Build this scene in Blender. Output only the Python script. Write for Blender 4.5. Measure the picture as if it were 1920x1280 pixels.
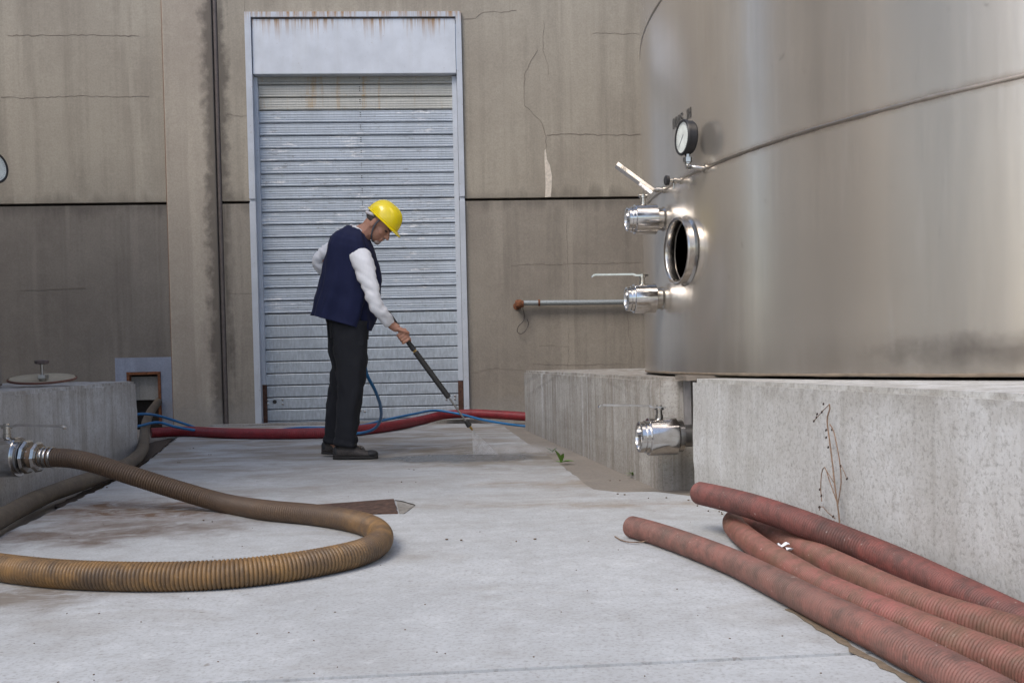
import bpy, bmesh, math, random
import numpy as np
from mathutils import Vector, Matrix, noise as mnoise

random.seed(7)
rng = np.random.default_rng(7)
scene = bpy.context.scene
col = scene.collection
for o in list(bpy.data.objects):
    bpy.data.objects.remove(o, do_unlink=True)

# ------------------------------------------------------------------ camera
FPX, CAM_H, PITCH, ROLL = 1800.0, 0.63, math.radians(1.5), 0.0205
PPX, PPY = 960.0, 722.0                      # principal point in a 1920 x 1280 frame
Fw = Vector((0, math.cos(PITCH), -math.sin(PITCH)))
R0 = Vector((1, 0, 0))
U0 = Vector((0, math.sin(PITCH), math.cos(PITCH)))
Rv = R0 * math.cos(ROLL) - U0 * math.sin(ROLL)
Uv = R0 * math.sin(ROLL) + U0 * math.cos(ROLL)
CAM = Vector((0, 0, CAM_H))
cd = bpy.data.cameras.new('camera')
cam = bpy.data.objects.new('camera', cd)
col.objects.link(cam)
cam.matrix_world = Matrix.Translation(CAM) @ Matrix((Rv, Uv, -Fw)).transposed().to_4x4()
cd.sensor_width = 36.0
cd.sensor_fit = 'HORIZONTAL'
cd.lens = 36.0 * FPX / 1920.0
cd.shift_y = (PPY - 640.0) / 1920.0
cd.clip_start, cd.clip_end = 0.05, 2000.0
scene.camera = cam

# ------------------------------------------------------------------ sky, sun, exposure
SUN_EL, SUN_AZ = math.radians(50), math.radians(218)     # azimuth from +Y, clockwise
world = bpy.data.worlds.new('World')
scene.world = world
world.use_nodes = True
wn = world.node_tree
sky = wn.nodes.new('ShaderNodeTexSky')
sky.sky_type = 'NISHITA'
sky.sun_disc = False
sky.sun_elevation = SUN_EL
sky.sun_rotation = SUN_AZ
sky.dust_density = 2.5
sky.air_density = 1.0
sky.ozone_density = 1.0
wn.links.new(sky.outputs[0], wn.nodes['Background'].inputs[0])
wn.nodes['Background'].inputs[1].default_value = 0.15
sl = bpy.data.lights.new('sun', 'SUN')
sl.energy = 1.0
sl.angle = math.radians(26)
sl.color = (1.0, 0.95, 0.88)
sun = bpy.data.objects.new('sun', sl)
col.objects.link(sun)
sd = Vector((math.sin(SUN_AZ) * math.cos(SUN_EL), math.cos(SUN_AZ) * math.cos(SUN_EL), math.sin(SUN_EL)))
sun.location = sd * 30
sun.rotation_euler = sd.to_track_quat('Z', 'Y').to_euler()
vs = scene.view_settings
scene.display_settings.display_device = 'sRGB'
vs.view_transform = 'Standard'
vs.look = 'None'
vs.gamma = 1.0
vs.use_curve_mapping = False
vs.exposure = 0.6

# ------------------------------------------------------------------ where a sight line meets a plane
def ray(x, y):
    return Fw + Rv * ((x - PPX) / FPX) - Uv * ((y - PPY) / FPX)
def onz(x, y, z=0.0):
    d = ray(x, y); return CAM + d * ((z - CAM_H) / d.z)
def ony(x, y, Y):
    d = ray(x, y); return CAM + d * (Y / d.y)
WM, WA = 0.05, 10.25 + 0.05 * 2.66           # back wall: Y = WA + WM * X
def onw(x, y, off=0.0):
    d = ray(x, y); return CAM + d * ((WA - off) / (d.y - WM * d.x))

# ------------------------------------------------------------------ node material helper
class G:
    def __init__(s, name):
        s.m = bpy.data.materials.new(name); s.m.use_nodes = True
        s.t = s.m.node_tree; s.b = s.t.nodes['Principled BSDF']
        s.pos = s.t.nodes.new('ShaderNodeNewGeometry').outputs['Position']
    def N(s, k, **kw):
        n = s.t.nodes.new(k)
        for a, v in kw.items(): setattr(n, a, v)
        return n
    def put(s, sock, v):
        if isinstance(v, bpy.types.NodeSocket): s.t.links.new(v, sock)
        elif isinstance(v, (tuple, list)) and len(v) == 3 and sock.type == 'RGBA': sock.default_value = (*v, 1)
        else: sock.default_value = v
    def vec(s, sc=(1, 1, 1), off=(0, 0, 0), src=None):
        n = s.N('ShaderNodeMapping'); s.put(n.inputs[0], src or s.pos)
        n.inputs['Scale'].default_value = sc; n.inputs['Location'].default_value = off
        return n.outputs[0]
    def noise(s, scale=5, detail=4, rough=.55, sc=(1, 1, 1), off=(0, 0, 0), dist=0., src=None):
        n = s.N('ShaderNodeTexNoise'); s.put(n.inputs['Vector'], s.vec(sc, off, src))
        n.inputs['Scale'].default_value = scale; n.inputs['Detail'].default_value = detail
        n.inputs['Roughness'].default_value = rough; n.inputs['Distortion'].default_value = dist
        return n.outputs[0]
    def ramp(s, f, pts):
        n = s.N('ShaderNodeValToRGB'); s.put(n.inputs[0], f); e = n.color_ramp.elements
        while len(e) < len(pts): e.new(.5)
        for i, (p, c) in enumerate(pts):
            e[i].position = p; e[i].color = (c, c, c, 1) if not isinstance(c, tuple) else (*c, 1)
        return n.outputs[0]
    def mix(s, f, a, b, mode='MIX'):
        n = s.N('ShaderNodeMix', data_type='RGBA', blend_type=mode)
        s.put(n.inputs[0], f); s.put(n.inputs[6], a); s.put(n.inputs[7], b); return n.outputs[2]
    def math(s, op, a, b=0., c=0.):
        n = s.N('ShaderNodeMath', operation=op)
        for i, v in enumerate((a, b, c)):
            if i < len(n.inputs): s.put(n.inputs[i], v)
        return n.outputs[0]
    def xyz(s):
        n = s.N('ShaderNodeSeparateXYZ'); s.put(n.inputs[0], s.pos); return n.outputs
    def blob(s, c, r, soft=.5, wob=.35, wscale=3.):
        """mask 1 inside an uneven blob at c with radii r"""
        v = s.N('ShaderNodeVectorMath', operation='SUBTRACT'); s.put(v.inputs[0], s.pos); v.inputs[1].default_value = c
        d = s.N('ShaderNodeVectorMath', operation='DIVIDE'); s.put(d.inputs[0], v.outputs[0]); d.inputs[1].default_value = r
        l = s.N('ShaderNodeVectorMath', operation='LENGTH'); s.put(l.inputs[0], d.outputs[0])
        k = s.math('ADD', l.outputs['Value'], s.math('MULTIPLY', s.math('SUBTRACT', s.noise(wscale, 5, .6), .5), wob * 4))
        return s.ramp(k, [(max(0, 1 - soft), 1.), (1., 0.)])
    def bump(s, h, strength=.3, dist=.01):
        n = s.N('ShaderNodeBump'); n.inputs['Strength'].default_value = strength; n.inputs['Distance'].default_value = dist
        s.put(n.inputs['Height'], h)
        if s.b.inputs['Normal'].is_linked:
            s.t.links.new(s.b.inputs['Normal'].links[0].from_socket, n.inputs['Normal'])
        s.t.links.new(n.outputs[0], s.b.inputs['Normal'])
    def out(s, color=None, rough=None, metal=None, **kw):
        if color is not None: s.put(s.b.inputs['Base Color'], color)
        if rough is not None: s.put(s.b.inputs['Roughness'], rough)
        if metal is not None: s.put(s.b.inputs['Metallic'], metal)
        for k, v in kw.items(): s.put(s.b.inputs[k.replace('_', ' ')], v)
        return s.m

def m_wall(name, base, dark, seed=0., streak=.5, stain=.6, groove=1.):
    g = G(name)
    big = g.noise(.9, 5, .6, off=(seed, 0, seed))
    st = g.noise(1., 5, .65, sc=(5, 5, .35), off=(seed * 2, 0, 0))
    st2 = g.noise(1., 4, .6, sc=(14, 14, .25), off=(seed, 3, 0))
    fine = g.noise(60, 4, .7)
    mid = g.noise(9, 5, .7, off=(seed, 1, 2))
    c = g.mix(g.ramp(big, [(.35, 0.), (.68, 1.)]), base, dark)
    c = g.mix(g.math('MULTIPLY', g.ramp(st, [(.5, 0.), (.72, 1.)]), streak), c, tuple(v * .62 for v in dark))
    c = g.mix(g.math('MULTIPLY', g.ramp(st2, [(.54, 0.), (.7, 1.)]), streak * .6), c, tuple(v * .7 for v in dark))
    c = g.mix(g.math('MULTIPLY', g.ramp(mid, [(.52, 0.), (.75, 1.)]), stain * .5), c, tuple(min(1, v * 1.22) for v in base))
    # soot beside the conduit and below the groove, bleached runs elsewhere
    X_, _, Z_ = g.xyz()
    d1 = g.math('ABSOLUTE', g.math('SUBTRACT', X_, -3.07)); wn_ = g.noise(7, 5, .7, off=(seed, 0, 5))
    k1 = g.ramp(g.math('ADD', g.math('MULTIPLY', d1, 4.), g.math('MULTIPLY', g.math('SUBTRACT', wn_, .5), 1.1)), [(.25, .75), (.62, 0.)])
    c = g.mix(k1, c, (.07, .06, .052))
    d2 = g.math('ABSOLUTE', g.math('SUBTRACT', Z_, 2.36))
    k2 = g.ramp(g.math('ADD', g.math('MULTIPLY', d2, 3.), g.math('MULTIPLY', g.math('SUBTRACT', st, .5), 1.6)), [(.0, .55 * groove), (.35, 0.)])
    c = g.mix(k2, c, tuple(v * .5 for v in dark))
    bl_ = g.noise(1., 4, .55, sc=(2.6, 2.6, .16), off=(seed + 6, 0, 0))
    c = g.mix(g.ramp(bl_, [(.56, 0.), (.6, .4)]), c, tuple(min(1, v * 1.2) for v in base))
    k3 = g.ramp(g.math('ADD', Z_, g.math('MULTIPLY', g.math('SUBTRACT', mid, .5), .5)), [(.12, .5), (.3, 0.)])
    c = g.mix(k3, c, (.3, .285, .265))
    c = g.mix(g.ramp(fine, [(.3, .3), (.62, 0.)]), c, tuple(v * .45 for v in dark))
    g.bump(fine, .35, .005); g.bump(mid, .25, .012)
    return g.out(c, .93)

def m_concrete(name, base, dirt, seed=0., streak=.6, white=.3):
    g = G(name)
    st = g.noise(1., 5, .65, sc=(7, 7, .5), off=(seed, 0, 0))
    st2 = g.noise(1., 4, .6, sc=(22, 22, .6), off=(seed + 3, 0, 0))
    big = g.noise(1.5, 7, .7, off=(seed, 2, 0), dist=.5)
    fine = g.noise(75, 5, .75)
    mid = g.noise(22, 5, .7)
    z = g.xyz()[2]
    low = g.ramp(g.math('ADD', z, g.math('MULTIPLY', g.noise(5, 4), .25)), [(.1, 1.), (.32, 0.)])
    c = g.mix(g.ramp(big, [(.42, 0.), (.62, 1.)]), base, tuple(.45 * a + .55 * b for a, b in zip(base, dirt)))
    rim = g.math('MULTIPLY', g.ramp(z, [(.44, 0.), (.53, .8)]), g.ramp(g.noise(11, 5, .7, off=(seed, 0, 1)), [(.42, 0.), (.6, 1.)]))
    c = g.mix(rim, c, tuple(v * .9 for v in dirt))
    c = g.mix(g.math('MULTIPLY', g.ramp(st, [(.47, 0.), (.68, 1.)]), streak), c, dirt)
    c = g.mix(g.math('MULTIPLY', g.ramp(st2, [(.52, 0.), (.7, 1.)]), streak * .7), c, tuple(v * .6 for v in dirt))
    c = g.mix(g.math('MULTIPLY', g.ramp(g.noise(1., 4, .6, sc=(9, 9, .3), off=(seed + 9, 0, 0)), [(.6, 0.), (.68, 1.)]), white), c, (.62, .63, .64))
    c = g.mix(g.math('MULTIPLY', low, .35), c, tuple(v * .7 for v in dirt))
    c = g.mix(g.ramp(mid, [(.35, .25), (.55, 0.)]), c, dirt)
    c = g.mix(g.ramp(fine, [(.36, .5), (.5, 0.)]), c, tuple(v * .55 for v in dirt))
    g.bump(fine, .35, .004); g.bump(mid, .35, .008)
    return g.out(c, .9)

def m_plain(name, c, rough=.6, metal=0., nscale=20, var=.2, bump=.1, **kw):
    g = G(name); n = g.noise(nscale, 5, .6)
    cc = g.mix(g.ramp(n, [(.3, 0.), (.7, 1.)]), tuple(v * (1 - var) for v in c), tuple(min(1, v * (1 + var)) for v in c))
    if bump: g.bump(n, bump, .004)
    return g.out(cc, rough, metal, **kw)

def m_hose(name, c, dirt, amt=.6, seed=0., rough=.6, far=None):
    g = G(name)
    n = g.noise(7, 6, .7, off=(seed, 0, 0)); n2 = g.noise(28, 5, .7, off=(0, seed, 0)); n3 = g.noise(2.2, 3, .5, off=(seed, seed, 0))
    cc = g.mix(g.ramp(n, [(.4, 0.), (.66, amt)]), c, dirt)
    cc = g.mix(g.ramp(n3, [(.4, 0.), (.7, amt * .8)]), cc, tuple(.6 * a + .4 * b for a, b in zip(dirt, c)))
    cc = g.mix(g.ramp(n2, [(.55, 0.), (.75, .5)]), cc, tuple(v * .4 for v in dirt))
    cc = g.mix(g.ramp(g.noise(90, 3, .6), [(.66, 0.), (.74, .4)]), cc, (.55, .5, .45))
    cc = g.mix(g.ramp(g.noise(16, 6, .75, off=(seed, 3, seed)), [(.45, 0.), (.62, amt * .6)]), cc, tuple(v * .62 for v in dirt))
    if far:                                        # the end lying furthest back is caked with old dirt
        y = g.math('ADD', g.xyz()[1], g.math('MULTIPLY', g.math('SUBTRACT', n, .5), 1.6))
        mr = g.N('ShaderNodeMapRange'); g.put(mr.inputs[0], y); mr.inputs[1].default_value = far[0]; mr.inputs[2].default_value = far[1]; mr.inputs[4].default_value = .85
        cc = g.mix(mr.outputs[0], cc, far[2])
    g.bump(n2, .2, .003)
    return g.out(cc, rough)

def m_steel(name, c=(.62, .61, .6), rough=.14, var=.08, smudge=.35):
    g = G(name); n = g.noise(9, 5, .65); n2 = g.noise(40, 4, .6)
    r = g.math('ADD', g.math('MULTIPLY', n, var * 2), rough - var)
    cc = g.mix(g.ramp(n2, [(.45, 0.), (.75, smudge)]), c, (.3, .26, .22))
    return g.out(cc, r, 1.0)

# ------------------------------------------------------------------ mesh helpers
def link(o, parent=None):
    col.objects.link(o)
    if parent is not None: o.parent = parent
    return o
def tag(o, label=None, cat=None, group=None, kind=None):
    if label: o['label'] = label
    if cat: o['category'] = cat
    if group: o['group'] = group
    if kind: o['kind'] = kind
    return o
def empty(name, loc, label=None, cat=None, group=None):
    o = bpy.data.objects.new(name, None); link(o); o.location = loc
    o.empty_display_size = .1
    o.matrix_basis = Matrix.Translation(Vector(loc))
    return tag(o, label, cat, group)
def mesh(name, verts, faces, mat, parent=None, smooth=False):
    me = bpy.data.meshes.new(name)
    me.from_pydata([tuple(v) for v in verts], [], faces)
    me.validate()
    return mobj(name, me, mat, parent, smooth)
def mobj(name, me, mat, parent=None, smooth=False, sharp=35):
    bm = bmesh.new(); bm.from_mesh(me)
    bmesh.ops.recalc_face_normals(bm, faces=bm.faces); bm.to_mesh(me); bm.free()
    for m in (mat if isinstance(mat, (list, tuple)) else [mat]): me.materials.append(m)
    o = bpy.data.objects.new(name, me)
    if parent is not None:                    # meshes are made in world coordinates
        me.transform(Matrix.Translation(-parent_loc(parent)))
    link(o, parent)
    if smooth:
        me.polygons.foreach_set('use_smooth', [True] * len(me.polygons)); me.set_sharp_from_angle(angle=math.radians(sharp))
    return o
def parent_loc(p):
    v = Vector(p.location)
    while p.parent is not None:
        p = p.parent; v += Vector(p.location)
    return v
def bmobj(name, bm, mat, parent=None, smooth=False, sharp=35):
    me = bpy.data.meshes.new(name); bm.to_mesh(me); bm.free()
    return mobj(name, me, mat, parent, smooth, sharp)
def origin_to(o, p):
    p = Vector(p); o.data.transform(Matrix.Translation(-p)); o.location = p; return o
def bm_box(bm, M, bev=0.):
    r = bmesh.ops.create_cube(bm, size=1.0, matrix=M)
    if bev:
        es = list({e for v in r['verts'] for e in v.link_edges})
        bmesh.ops.bevel(bm, geom=es, offset=bev, segments=2, affect='EDGES', profile=.6)
def boxm(lo, hi, rot=None):
    lo, hi = Vector(lo), Vector(hi); c = (lo + hi) / 2; s = hi - lo
    return Matrix.Translation(c) @ (rot.to_4x4() if rot else Matrix()) @ Matrix.Diagonal((*s, 1))
def frame_from(d, up=Vector((0, 0, 1))):
    d = Vector(d).normalized()
    if abs(d.dot(up)) > .98: up = Vector((0, 1, 0))
    a = d.cross(up).normalized(); b = a.cross(d).normalized()
    return a, b
def lathe(name, p, axis, prof, mat, parent=None, seg=32, smooth=True, sharp=30, caps=True):
    """prof = [(t along axis, radius)]"""
    p, axis = Vector(p), Vector(axis).normalized(); a, b = frame_from(axis)
    vs_, fs = [], []
    for t, r in prof:
        for k in range(seg):
            th = 2 * math.pi * k / seg
            vs_.append(p + axis * t + a * (r * math.cos(th)) + b * (r * math.sin(th)))
    for i in range(len(prof) - 1):
        for k in range(seg):
            k2 = (k + 1) % seg
            fs.append((i * seg + k, i * seg + k2, (i + 1) * seg + k2, (i + 1) * seg + k))
    if caps and prof[0][1] > 1e-5: fs.append(tuple(range(seg - 1, -1, -1)))
    if caps and prof[-1][1] > 1e-5: fs.append(tuple((len(prof) - 1) * seg + k for k in range(seg)))
    o = mesh(name, vs_, fs, mat, parent)
    bm = bmesh.new(); bm.from_mesh(o.data); bmesh.ops.remove_doubles(bm, verts=bm.verts, dist=1e-5)
    bmesh.ops.recalc_face_normals(bm, faces=bm.faces); bm.to_mesh(o.data); bm.free()
    if smooth:
        o.data.polygons.foreach_set('use_smooth', [True] * len(o.data.polygons)); o.data.set_sharp_from_angle(angle=math.radians(sharp))
    return o
def spline(pts, ds):
    """Catmull-Rom (centripetal) through pts, resampled every ds metres"""
    P = [np.array(p, float) for p in pts]
    P = [2 * P[0] - P[1]] + P + [2 * P[-1] - P[-2]]
    out = []
    for i in range(1, len(P) - 2):
        p0, p1, p2, p3 = P[i - 1:i + 3]
        t0 = 0; t1 = t0 + max(np.linalg.norm(p1 - p0), 1e-6) ** .5; t2 = t1 + max(np.linalg.norm(p2 - p1), 1e-6) ** .5; t3 = t2 + max(np.linalg.norm(p3 - p2), 1e-6) ** .5
        for t in np.linspace(t1, t2, 24, endpoint=False):
            A1 = (t1 - t) / (t1 - t0) * p0 + (t - t0) / (t1 - t0) * p1
            A2 = (t2 - t) / (t2 - t1) * p1 + (t - t1) / (t2 - t1) * p2
            A3 = (t3 - t) / (t3 - t2) * p2 + (t - t2) / (t3 - t2) * p3
            B1 = (t2 - t) / (t2 - t0) * A1 + (t - t0) / (t2 - t0) * A2
            B2 = (t3 - t) / (t3 - t1) * A2 + (t - t1) / (t3 - t1) * A3
            out.append((t2 - t) / (t2 - t1) * B1 + (t - t1) / (t2 - t1) * B2)
    out.append(P[-2]); out = np.array(out)
    s = np.concatenate([[0], np.cumsum(np.linalg.norm(np.diff(out, axis=0), axis=1))])
    n = max(2, int(s[-1] / ds)); ss = np.linspace(0, s[-1], n + 1)
    return np.stack([np.interp(ss, s, out[:, k]) for k in range(3)], 1), ss
def tube(name, pts, rad, mat, parent=None, seg=20, ds=.02, radf=None, hollow=0., smooth=True, sharp=60):
    C_, S = spline(pts, ds)
    T = np.gradient(C_, axis=0); T /= np.linalg.norm(T, axis=1)[:, None]
    up = np.array([0, 0, 1.]); a = np.cross(T[0], up)
    if np.linalg.norm(a) < .1: a = np.cross(T[0], [0, 1., 0])
    a /= np.linalg.norm(a); th = np.arange(seg) * 2 * math.pi / seg; V = []
    for i in range(len(C_)):
        a = a - T[i] * (a @ T[i]); a /= np.linalg.norm(a); b = np.cross(T[i], a)
        r = rad if radf is None else radf(S[i], S[-1], i)
        V.append(C_[i] + r * (np.cos(th)[:, None] * a + np.sin(th)[:, None] * b))
        if i == 0: a0, b0 = a.copy(), b.copy()
    if hollow:                                    # open, dark mouth at the first end
        inner = [C_[0] + T[0] * k + rr * (np.cos(th)[:, None] * a0 + np.sin(th)[:, None] * b0) for k, rr in ((.06, hollow), (0., hollow))]
        V = inner + V
    n = len(V); V = np.concatenate(V); F = []
    for i in range(n - 1):
        for k in range(seg):
            k2 = (k + 1) % seg; F.append((i * seg + k, i * seg + k2, (i + 1) * seg + k2, (i + 1) * seg + k))
    F.append(tuple(range(seg - 1, -1, -1))); F.append(tuple((n - 1) * seg + k for k in range(seg)))
    return mesh(name, V, F, mat, parent) if not smooth else _sm(mesh(name, V, F, mat, parent), sharp)
def _sm(o, sharp=60):
    o.data.polygons.foreach_set('use_smooth', [True] * len(o.data.polygons)); o.data.set_sharp_from_angle(angle=math.radians(sharp)); return o
def ribs(r, pitch, depth, per):
    """rib profile sampled 'per' rings to a pitch"""
    def f(s, L, i):
        return r - depth * (1 - abs(math.sin(math.pi * i / per)) ** .7)
    return f, pitch / per
def prism(name, poly, z0, z1, mat, parent=None, bev=0.):
    n = len(poly); V = [(x, y, z0) for x, y in poly] + [(x, y, z1) for x, y in poly]
    F = [tuple(range(n - 1, -1, -1)), tuple(range(n, 2 * n))] + [(i, (i + 1) % n, n + (i + 1) % n, n + i) for i in range(n)]
    bm = bmesh.new(); me = bpy.data.meshes.new('t'); me.from_pydata(V, [], F); bm.from_mesh(me); bpy.data.meshes.remove(me)
    bmesh.ops.recalc_face_normals(bm, faces=bm.faces)
    if bev: bmesh.ops.bevel(bm, geom=[e for e in bm.edges if max(v.co.z for v in e.verts) > z1 - 1e-4], offset=bev, segments=2, affect='EDGES')
    return bmobj(name, bm, mat, parent)

# ------------------------------------------------------------------ materials
WALL_UP = m_wall('wall_render_upper', (.37, .335, .275), (.295, .262, .215), 1., .45)
WALL_LO = m_wall('wall_render_lower', (.31, .28, .235), (.235, .208, .176), 4., .55)
WALL_LEFT_LO = m_wall('wall_render_lower_grimy_shaded', (.22, .2, .175), (.155, .138, .122), 7., .4)  # darkened for real grime, with some of the left tank's shade in the colour
WALL_PIL = m_wall('pillar_render', (.42, .375, .31), (.34, .295, .245), 2.5, .35, groove=0.)
DARKGAP = m_plain('joint_dark', (.03, .026, .022), .95)
PIPE_DARK = m_plain('conduit_dark', (.12, .1, .092), .75)
CONC_R = m_concrete('plinth_concrete_pale', (.6, .61, .61), (.36, .345, .315), 0., .3, .6)
CONC_M = m_concrete('plinth_concrete_stained', (.5, .49, .465), (.25, .22, .185), 5., .75, .7)
CONC_L = m_concrete('plinth_concrete_grey', (.64, .65, .66), (.33, .3, .265), 11., .6, .8)
CRACK = m_plain('crack_dark', (.17, .14, .115), .95)
EFFLO = m_plain('bare_plaster', (.62, .56, .48), .95, nscale=40)
STEEL = m_steel('polished_steel')
STEEL_B = m_steel('steel_fitting', (.5, .48, .45), .24, .1, .6)
STEEL_D = m_steel('steel_dull', (.36, .35, .34), .4, .1, .5)
BLACKP = m_plain('black_plastic', (.018, .018, .02), .45)
BLACKR = m_plain('black_rubber', (.025, .024, .023), .6, bump=.3, nscale=120)
BRASS = m_plain('brass', (.55, .36, .12), .35, 1.)
RUST = m_plain('rust', (.17, .065, .03), .95, nscale=35, var=.5, bump=.6)
WHITE = m_plain('white_paper', (.75, .77, .8), .8)
DIALW = m_plain('dial_face', (.72, .76, .72), .4)

def m_ground():
    g = G('yard_concrete')
    big = g.noise(.8, 6, .6, dist=.4); mid = g.noise(3.2, 7, .68, off=(4, 0, 0)); fine = g.noise(90, 4, .7)
    str_ = g.noise(1., 6, .65, sc=(1.6, 3.0, 1), off=(2, 1, 0), dist=.8)
    spk = g.noise(34, 3, .5, off=(1, 5, 0))
    c = g.mix(g.ramp(big, [(.36, 0.), (.66, 1.)]), (.48, .5, .515), (.385, .4, .41))
    c = g.mix(g.ramp(mid, [(.48, 0.), (.7, .45)]), c, (.33, .33, .325))
    c = g.mix(g.ramp(mid, [(.3, .45), (.42, 0.)]), c, (.57, .595, .61))
    gr = g.noise(14, 7, .75, off=(3, 3, 0)); c = g.mix(g.ramp(gr, [(.36, .45), (.5, 0.)]), c, (.33, .33, .325)); c = g.mix(g.ramp(gr, [(.54, 0.), (.68, .4)]), c, (.6, .62, .63))
    y = g.xyz()[1]
    far = g.ramp(g.math('ADD', y, g.math('MULTIPLY', g.math('SUBTRACT', big, .5), 3.)), [(.0, 0.), (1., 1.)])
    n = far.node; n.color_ramp.elements[0].position = 0.0
    mr = g.N('ShaderNodeMapRange'); g.put(mr.inputs[0], y); mr.inputs[1].default_value = 3.6; mr.inputs[2].default_value = 7.0
    dirtfar = g.math('MULTIPLY', mr.outputs[0], g.ramp(str_, [(.38, 0.), (.62, 1.)]))
    c = g.mix(g.math('MULTIPLY', dirtfar, .9), c, (.25, .215, .175))
    c = g.mix(g.math('MULTIPLY', g.ramp(str_, [(.55, 0.), (.75, .5)]), 1.), c, (.27, .245, .21))
    def stain(px, py, rx, ry, colr, amt, soft=.7, ws=3.):
        nonlocal c
        p = onz(px, py); m = g.blob((p.x, p.y, 0), (rx, ry, 5), soft, .45, ws)
        m = g.math('MULTIPLY', m, g.ramp(g.noise(1., 7, .72, sc=(5, 7, 1), off=(px * .01, py * .01, 0), dist=1.), [(.36, .15), (.56, 1.)]))
        c = g.mix(g.math('MULTIPLY', m, amt), c, colr)
    stain(270, 955, .75, .45, (.15, .09, .055), .95, .7, 4.)
    stain(330, 985, .5, .25, (.13, .09, .065), .85, .9, 6.)
    stain(190, 1000, .5, .35, (.13, .095, .075), .9, .8, 5.)
    stain(60, 1010, .4, .25, (.13, .095, .075), .85, .9, 5.)
    stain(20, 1120, .42, .3, (.17, .14, .11), .85, .8, 5.)
    stain(780, 1045, .22, .12, (.27, .25, .22), .5, .9, 7.)
    stain(900, 845, .9, .9, (.2, .17, .135), .8, .8, 3.)
    stain(1030, 850, 1.1, 1.0, (.19, .16, .12), .95, .8, 3.)
    stain(1180, 905, .8, .3, (.26, .2, .135), .75, .8, 4.)
    stain(1230, 945, .8, .12, (.24, .175, .11), .6, .9, 5.)
    stain(950, 945, 1.4, .12, (.25, .21, .16), .5, .9, 4.)
    # wet concrete under the jet
    p = onz(860, 858); wet = g.blob((p.x, p.y, 0), (.62, .33, 5), .35, .25, 5.)
    c = g.mix(g.math('MULTIPLY', wet, .9), c, (.1, .105, .11))
    c = g.mix(g.ramp(spk, [(.68, 0.), (.74, .5)]), c, (.16, .125, .09))
    c = g.mix(g.ramp(fine, [(.34, .45), (.5, 0.)]), c, (.2, .19, .175))
    g.bump(fine, .25, .002); g.bump(mid, .25, .012)
    r = g.math('SUBTRACT', .86, g.math('MULTIPLY', wet, .6))
    return g.out(c, r, Specular_IOR_Level=.12)
GROUND = m_ground()
BASEG = m_wall('dirty_ground', (.27, .22, .165), (.15, .12, .09), 9., .2)

# ------------------------------------------------------------------ ground
tag(mesh('ground', [(-300, -300, -.03), (300, -300, -.03), (300, 300, -.03), (-300, 300, -.03)], [(0, 1, 2, 3)], BASEG), kind='structure')
def pxy(lst, z=0.): return [(onz(x, y, z).x, onz(x, y, z).y) for x, y in lst]
def rough_line(pts, step=.05, amp=.012):
    out = []
    for (x0, y0), (x1, y1) in zip(pts[:-1], pts[1:]):
        L = math.hypot(x1 - x0, y1 - y0); n = max(1, int(L / step)); nx, ny = -(y1 - y0) / L, (x1 - x0) / L
        for k in range(n):
            t = k / n; a = amp * (mnoise.noise((x0 * 9 + t * L * 12, y0 * 7, 1.3)) + .5 * mnoise.noise((x0 + t * L * 40, y0, 4)))
            out.append((x0 + (x1 - x0) * t + nx * a, y0 + (y1 - y0) * t + ny * a))
    out.append(pts[-1]); return out
ja, jb = onz(1156, 1246), onz(1648, 1223)
jd = (jb - ja).normalized()
def joint_at(X, off=0.): return ja.y + (X - ja.x) * jd.y / jd.x + off
wallY = lambda X: WA + WM * X
left_edge = pxy([(0, 1003), (93, 960), (172, 923), (212, 902), (266, 872), (300, 846), (335, 819)])
right_edge = pxy([(942, 796), (965, 813), (998, 836), (1044, 863), (1069, 884), (1090, 900), (1113, 917), (1160, 922), (1230, 921), (1302, 930)])
lx = -1.55
slab_main = rough_line([(lx, joint_at(lx, .005)), left_edge[0]] + left_edge[1:], .05, .02)
slab_main += [(-3.3, 8.9), (-3.3, wallY(-3.3) - .16), (right_edge[0][0], wallY(-.0) - .16 - .6)]
slab_main += rough_line(right_edge, .09, .016)
slab_main += [(1.6, 4.0), (1.6, joint_at(1.6, .005))]
tag(prism('pavement_slab', slab_main, -.06, 0, GROUND, bev=.006), kind='structure')
tag(prism('pavement_slab', [(-3.2, -3), (2.2, -3), (2.2, joint_at(2.2, -.004)), (-3.2, joint_at(-3.2, -.004))], -.06, 0, GROUND, bev=.004), kind='structure')
# outer yard to the horizon behind the camera keeps the same surface
tag(mesh('yard', [(-40, -60, -.012), (40, -60, -.012), (40, -3.02, -.012), (-40, -3.02, -.012)], [(0, 1, 2, 3)], GROUND), kind='structure')
# concrete sill strip along the foot of the wall
sill = prism('door_threshold', [(-3.2, wallY(-3.2) - .15), (.3, wallY(.3) - .15), (.3, wallY(.3) - .02), (-3.2, wallY(-3.2) - .02)], -.04, .012, m_concrete('sill_concrete', (.46, .46, .45), (.24, .21, .18), 2.), bev=.006)
tag(sill, kind='structure')

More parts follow.
